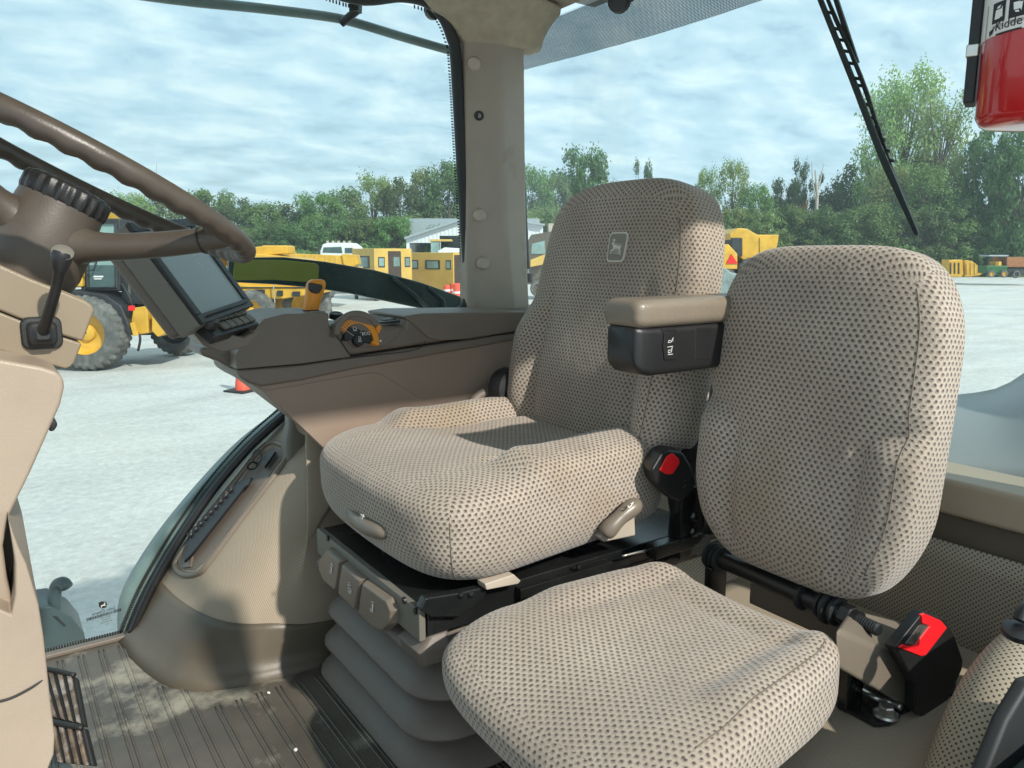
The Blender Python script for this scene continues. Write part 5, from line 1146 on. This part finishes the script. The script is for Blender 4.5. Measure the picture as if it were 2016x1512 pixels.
pbo('trailer_box',(1982,2060,506,526),D+.1,2,'rust',tl_,.04); pbo('trailer_frame',(1984,2060,527,541),D+.3,1.6,'dark',tl_,.04); wheel(tl_,2000,540,D+.1,.33,.25,'dark',lug=10)
# ---- trees
def leafmesh(name,kind,seed,n_cl,n_lf,sz,spread,shape):
    r=random.Random(seed); bm=BM(); cl=[]
    for i in range(n_cl):
        for _ in range(50):
            z=r.uniform(.14,1.0); rad=shape(z); a=r.uniform(0,2*PI); q=math.sqrt(r.uniform(.10,1))*rad
            p=V((cos(a)*q,sin(a)*q,z*10)); 
            if all((p-c).length>spread*.62 for c,_ in cl): break
        cl.append((p,spread*r.uniform(.7,1.25)))
    for c,s in cl:
        for k in range(int(n_lf*2.2)):
            d=V((r.gauss(0,1),r.gauss(0,1),r.gauss(0,.8))); d=d.normalized()*s*(r.uniform(.25,1)**.5)*r.uniform(.6,1.1); p=c+d
            nrm=(d.normalized()*.9+V((r.gauss(0,.45),r.gauss(0,.45),r.gauss(.35,.4)))).normalized(); u=nrm.orthogonal().normalized(); u=Matrix.Rotation(r.uniform(0,6.3),3,nrm)@u; w=nrm.cross(u)
            s1=sz*.68*r.uniform(.6,1.3); s2=s1*r.uniform(.5,.8)
            vs=[bm.verts.new(p+u*a*s1+w*b*s2) for a,b in ((-1,0),(0,-1),(1,.0),(0,1))]; bm.faces.new(vs)
    me=bpy.data.meshes.new(name); bm.to_mesh(me); bm.free(); return me,cl
def trunkmesh(name,cl,seed,bare=False):
    r=random.Random(seed); bm=BM(); lean_=V((r.uniform(-.3,.3),r.uniform(-.3,.3),0))
    P=[V((0,0,-.1)),V((0,0,1.5))+lean_*.3,V((0,0,4.5))+lean_,V((0,0,7.5))+lean_*1.6]; tube(bm,smoothline(P,4),[.26-.017*k for k in range(13)],8)
    for c,s in cl[::2]:
        zb=max(1.2,c.z*.55); st=V((0,0,zb))+lean_*(zb/6); tube(bm,[st,st.lerp(c,.55)+V((0,0,.2)),c],[.10,.06,.025],5)
    me=bpy.data.meshes.new(name); bm.to_mesh(me); bm.free(); return me
kinds={}
def K(nm,mt,seed,n_cl,n_lf,sz,spread,shape):
    me,cl=leafmesh(nm,nm,seed,n_cl,n_lf,sz,spread,shape); me.materials.append(M[mt]); tm_=trunkmesh(nm+'_wood',cl,seed); tm_.materials.append(M['bark']); kinds[nm]=(me,tm_)
egg=lambda z: 3.6*math.sqrt(max(.02,1-((z-.55)/.5)**2))
wide=lambda z: 4.6*math.sqrt(max(.02,1-((z-.6)/.45)**2)) if z>.3 else 2.4
colu=lambda z: 2.6*(1-.35*abs(z-.5))
K('k1','leafB',1,60,95,.24,1.15,egg); K('k2','leafA',2,56,95,.24,1.2,wide); K('k3','leafA',3,52,85,.22,1.2,egg); K('k4','leafC',4,84,62,.145,1.05,colu); K('k5','leafB',5,52,105,.26,1.3,wide); K('k6','leafC',6,54,80,.19,1.15,egg)
K('k7','leafR',7,40,70,.22,1.2,egg); K('k8','leafB',8,34,85,.22,1.0,wide)
cnt={}
def tree(x,ytop,D,wpx,kind,label,group='trees along the edge of the yard',yb=None,rot=None):
    me,tw=kinds[kind]; top=ad(x,ytop,D); h=top.z; w=wpx*D/1500.
    base={'k2':8.6,'k5':8.6,'k4':5.6,'k8':8.4}.get(kind,7.2)
    t=thing('tree',label,'tree',group,loc=(0,0,0)); 
    for nm,m_ in (('crown',me),('trunk',tw)):
        o=bpy.data.objects.new(nm,m_); COL.objects.link(o); o.parent=t
    t.location=(top.x,top.y,0); t.scale=(w/base,w/base,h/10.4); t.rotation_euler=(0,0,random.uniform(0,6.28) if rot is None else rot)
    return t
TR=[ # x, top y, depth, width px, kind
(255,380,100,110,'k6'),(330,385,104,110,'k3'),(410,376,108,120,'k2'),(470,392,100,100,'k1'),(520,402,98,110,'k3'),(575,402,104,120,'k1'),(625,380,100,100,'k2'),(680,374,110,110,'k3'),(735,345,112,110,'k6'),(785,352,104,100,'k1'),(835,332,108,90,'k6'),(880,318,106,100,'k1'),(925,315,112,100,'k2'),
(1050,332,112,90,'k3'),(1085,345,118,80,'k2'),(1147,296,122,112,'k5'),(1205,362,118,80,'k3'),(1268,312,124,64,'k8'),(1320,362,110,90,'k3'),(1392,332,104,56,'k6'),(1446,316,100,70,'k6'),(1490,366,96,80,'k3'),(1550,356,88,84,'k5'),(1590,312,90,64,'k8'),(1645,362,84,90,'k1'),(1700,318,84,110,'k1'),
(1752,165,78,104,'k4'),(1802,130,80,128,'k4'),(1856,185,76,112,'k4'),(1890,300,72,84,'k6'),(1962,246,70,110,'k1'),(2025,250,66,120,'k5'),(1760,330,74,110,'k6'),(1830,330,70,110,'k3'),(1572,398,82,56,'k7')]
TR=[(x,y,D+(24 if x>1500 else 0),w,k) for x,y,D,w,k in TR]
for i in range(22):
    x=300+i*32+random.uniform(-9,9); TR.append((x,440-random.uniform(0,26)+(14 if x<560 else 0),88+random.uniform(-3,3),88,random.choice(('k1','k3','k2'))))
for i in range(16):
    x=1050+i*30+random.uniform(-9,9); TR.append((x,430-random.uniform(0,25),92,86,random.choice(('k3','k6','k2'))))
for i in range(15):
    x=1545+i*34+random.uniform(-9,9); TR.append((x,420-random.uniform(0,34),95+random.uniform(-3,3),104,random.choice(('k1','k3','k5'))))
kw={'k1':'dark green dense','k2':'mid green broad','k3':'mid green bushy','k4':'tall thin-leaved yellow green','k5':'dark green broad','k6':'light yellow green','k7':'russet brown leaved','k8':'small loose-crowned dark'}
def where(x):
    for a,b,s in ((0,300,'seen past the steering wheel rim'),(300,470,'above the display'),(470,620,'above the crane boom'),(620,720,'above the white truck'),(720,820,'above the left crew cabin'),(820,960,'above the shed beside the dark window frame'),(960,1100,'just right of the corner pillar'),(1100,1230,'above the left shoulder of the driver backrest'),(1230,1440,'above the top of the driver backrest'),(1440,1540,'above the dump truck'),(1540,1680,'above the left of the passenger backrest'),(1680,1800,'behind the rear wiper tip'),(1800,1920,'between the wiper and the extinguisher'),(1920,2200,'at the right edge below the extinguisher')):
        if a<=x<b: return s
seen={}
for i,(x,y,D,w,k) in enumerate(TR):
    low_=i>=35; h='low ' if low_ else ''
    l=f'{h}{kw[k]} tree {where(x)}'; seen.setdefault(l,[]).append((x,i))
ordn=['leftmost','second from left','third from left','fourth from left','fifth from left']
for i,(x,y,D,w,k) in enumerate(TR):
    h='low ' if i>=35 else ''; l=f'{h}{kw[k]} tree {where(x)}'; s=sorted(seen[l])
    if len(s)>1: l=l+', '+ordn[[q[1] for q in s].index(i)]
    tree(x,y,D,w,k,l)
# dead pale trunk
D=100; dt=thing('dead_tree','bare pale dead tree trunk with forked top standing in front of the dark trees','tree',loc=(ad(1607,545,D).x,ad(1607,545,D).y,0))
bm=BM(); tube(bm,[ad(1606,545,D),ad(1606,440,D),ad(1609,380,D),ad(1605,335,D)],[.28,.24,.2,.08],8); tube(bm,[ad(1609,385,D),ad(1616,350,D),ad(1622,322,D)],[.14,.1,.04],6); tube(bm,[ad(1608,400,D),ad(1600,360,D),ad(1598,318,D)],[.13,.1,.04],6); mk('trunk',bm,'barkp',dt,60)
# undergrowth: nobody could count it
r=random.Random(11); bm=BM()
for seg in ((-100,930,82,432,545),(1040,1560,90,462,548),(1540,2120,92,452,548)):
    x0,x1,D,yt,yb=seg
    for k in range(int((x1-x0)*15)):
        x=r.uniform(x0,x1); dd=D+r.uniform(-2.5,3); p=ad(x,500,dd); hh=(3.0+1.2*noise.noise(V((x*.03,0,D))) )*(1.1 if x>1500 else 1)
        z=hh*(1-r.random()**1.6); p.z=max(.05,z); nrm=V((r.gauss(0,.6),r.gauss(-.4,.6),r.gauss(.5,.5))).normalized(); u=nrm.orthogonal().normalized(); u=Matrix.Rotation(r.uniform(0,6.3),3,nrm)@u; w=nrm.cross(u); s1=.22*r.uniform(.5,1.3)
        vs=[bm.verts.new(p+u*a*s1+w*b*s1*.7) for a,b in ((-1,0),(0,-1),(1,0),(0,1))]; bm.faces.new(vs)
tag(mk('undergrowth',bm,'leafA',None,0),kind='stuff')
# distant mast
D=150; b0=ad(308,500,D); mast=thing('radio_mast','thin lattice mast far away rising above the trees behind the wheel rim','mast',loc=(b0.x,b0.y,0))
mk('mast_pole',tube(BM(),[V((b0.x,b0.y,0)),ad(308,320,D)],[.12,.05],5),'steel',mast,0)
bm=BM(); box(bm,(50,190,14.0),(560,480,30.0)); hz_,nt_,o_=new_mat('thin_haze'); v_=N(nt_,'ShaderNodeVolumePrincipled'); v_.inputs['Color'].default_value=(.80,.90,.95,1); v_.inputs['Density'].default_value=.0009; L(nt_,v_.outputs[0],o_.inputs['Volume']); M['haze']=hz_
tag(mk('haze',bm,'haze',None,0),kind='stuff')
# ============================================================ LIGHT, SKY, CAMERA
SD=V((.13,-.80,.60)).normalized()
el=math.asin(SD.z); az=math.atan2(SD.x,SD.y)
sun=bpy.data.lights.new('sun','SUN'); sun.energy=5.0; sun.angle=R(1.2); sun.color=(1,.95,.86)
so=bpy.data.objects.new('sun',sun); COL.objects.link(so); so.rotation_euler=SD.to_track_quat('Z','Y').to_euler()
w=bpy.data.worlds.new('World'); sc.world=w; w.use_nodes=True; nt=w.node_tree; nt.nodes.clear()
wo=N(nt,'ShaderNodeOutputWorld'); bg=N(nt,'ShaderNodeBackground'); L(nt,bg.outputs[0],wo.inputs[0]); bg.inputs[1].default_value=.097
sky=N(nt,'ShaderNodeTexSky',sky_type='NISHITA',sun_disc=False,sun_elevation=el,sun_rotation=az,air_density=1.2,dust_density=1.5)
tc=N(nt,'ShaderNodeTexCoord').outputs['Generated']; s=N(nt,'ShaderNodeSeparateXYZ'); L(nt,tc,s.inputs[0])
zz=mth(nt,'ADD',mth(nt,'MAXIMUM',s.outputs[2],0.0),.20)
cx=N(nt,'ShaderNodeCombineXYZ'); L(nt,mth(nt,'DIVIDE',s.outputs[0],zz),cx.inputs[0]); L(nt,mth(nt,'DIVIDE',s.outputs[1],zz),cx.inputs[1])
mp=N(nt,'ShaderNodeMapping'); mp.inputs['Rotation'].default_value=(0,0,R(35)); mp.inputs['Scale'].default_value=(.9,1.2,1); L(nt,cx.outputs[0],mp.inputs[0])
n1=N(nt,'ShaderNodeTexNoise',i_Scale=4.6,i_Detail=8.,i_Roughness=.55,i_Distortion=.25); L(nt,mp.outputs[0],n1.inputs['Vector'])
n2=N(nt,'ShaderNodeTexNoise',i_Scale=.45,i_Detail=3.); L(nt,mp.outputs[0],n2.inputs['Vector'])
f=mth(nt,'ADD',mth(nt,'MULTIPLY',n1.outputs[0],.65),mth(nt,'MULTIPLY',n2.outputs[0],.35))
cov=ramp(nt,f,[(.34,.55),(.45,.9),(.56,1.)])
shade=ramp(nt,n1.outputs[0],[(.36,(6.6,9.2,11.0)),(.50,(7.6,9.9,11.3)),(.66,(9.6,11.3,11.9))])
L(nt,mixc(nt,cov,sky.outputs[0],shade),bg.inputs[0])
cam=bpy.data.cameras.new('camera'); cam.sensor_width=36; cam.lens=36*FPX/2016; cam.clip_end=2000; cam.clip_start=.02
cam.dof.use_dof=False
co_=bpy.data.objects.new('camera',cam); COL.objects.link(co_); co_.location=(0,0,ZC); co_.rotation_euler=(R(90)-PITCH,0,-YAW); sc.camera=co_
sc.view_settings.view_transform='Standard'; sc.view_settings.look='None'; sc.view_settings.gamma=1; sc.view_settings.exposure=0.12
sc.render.engine='CYCLES'; sc.cycles.max_bounces=10; sc.cycles.transparent_max_bounces=24
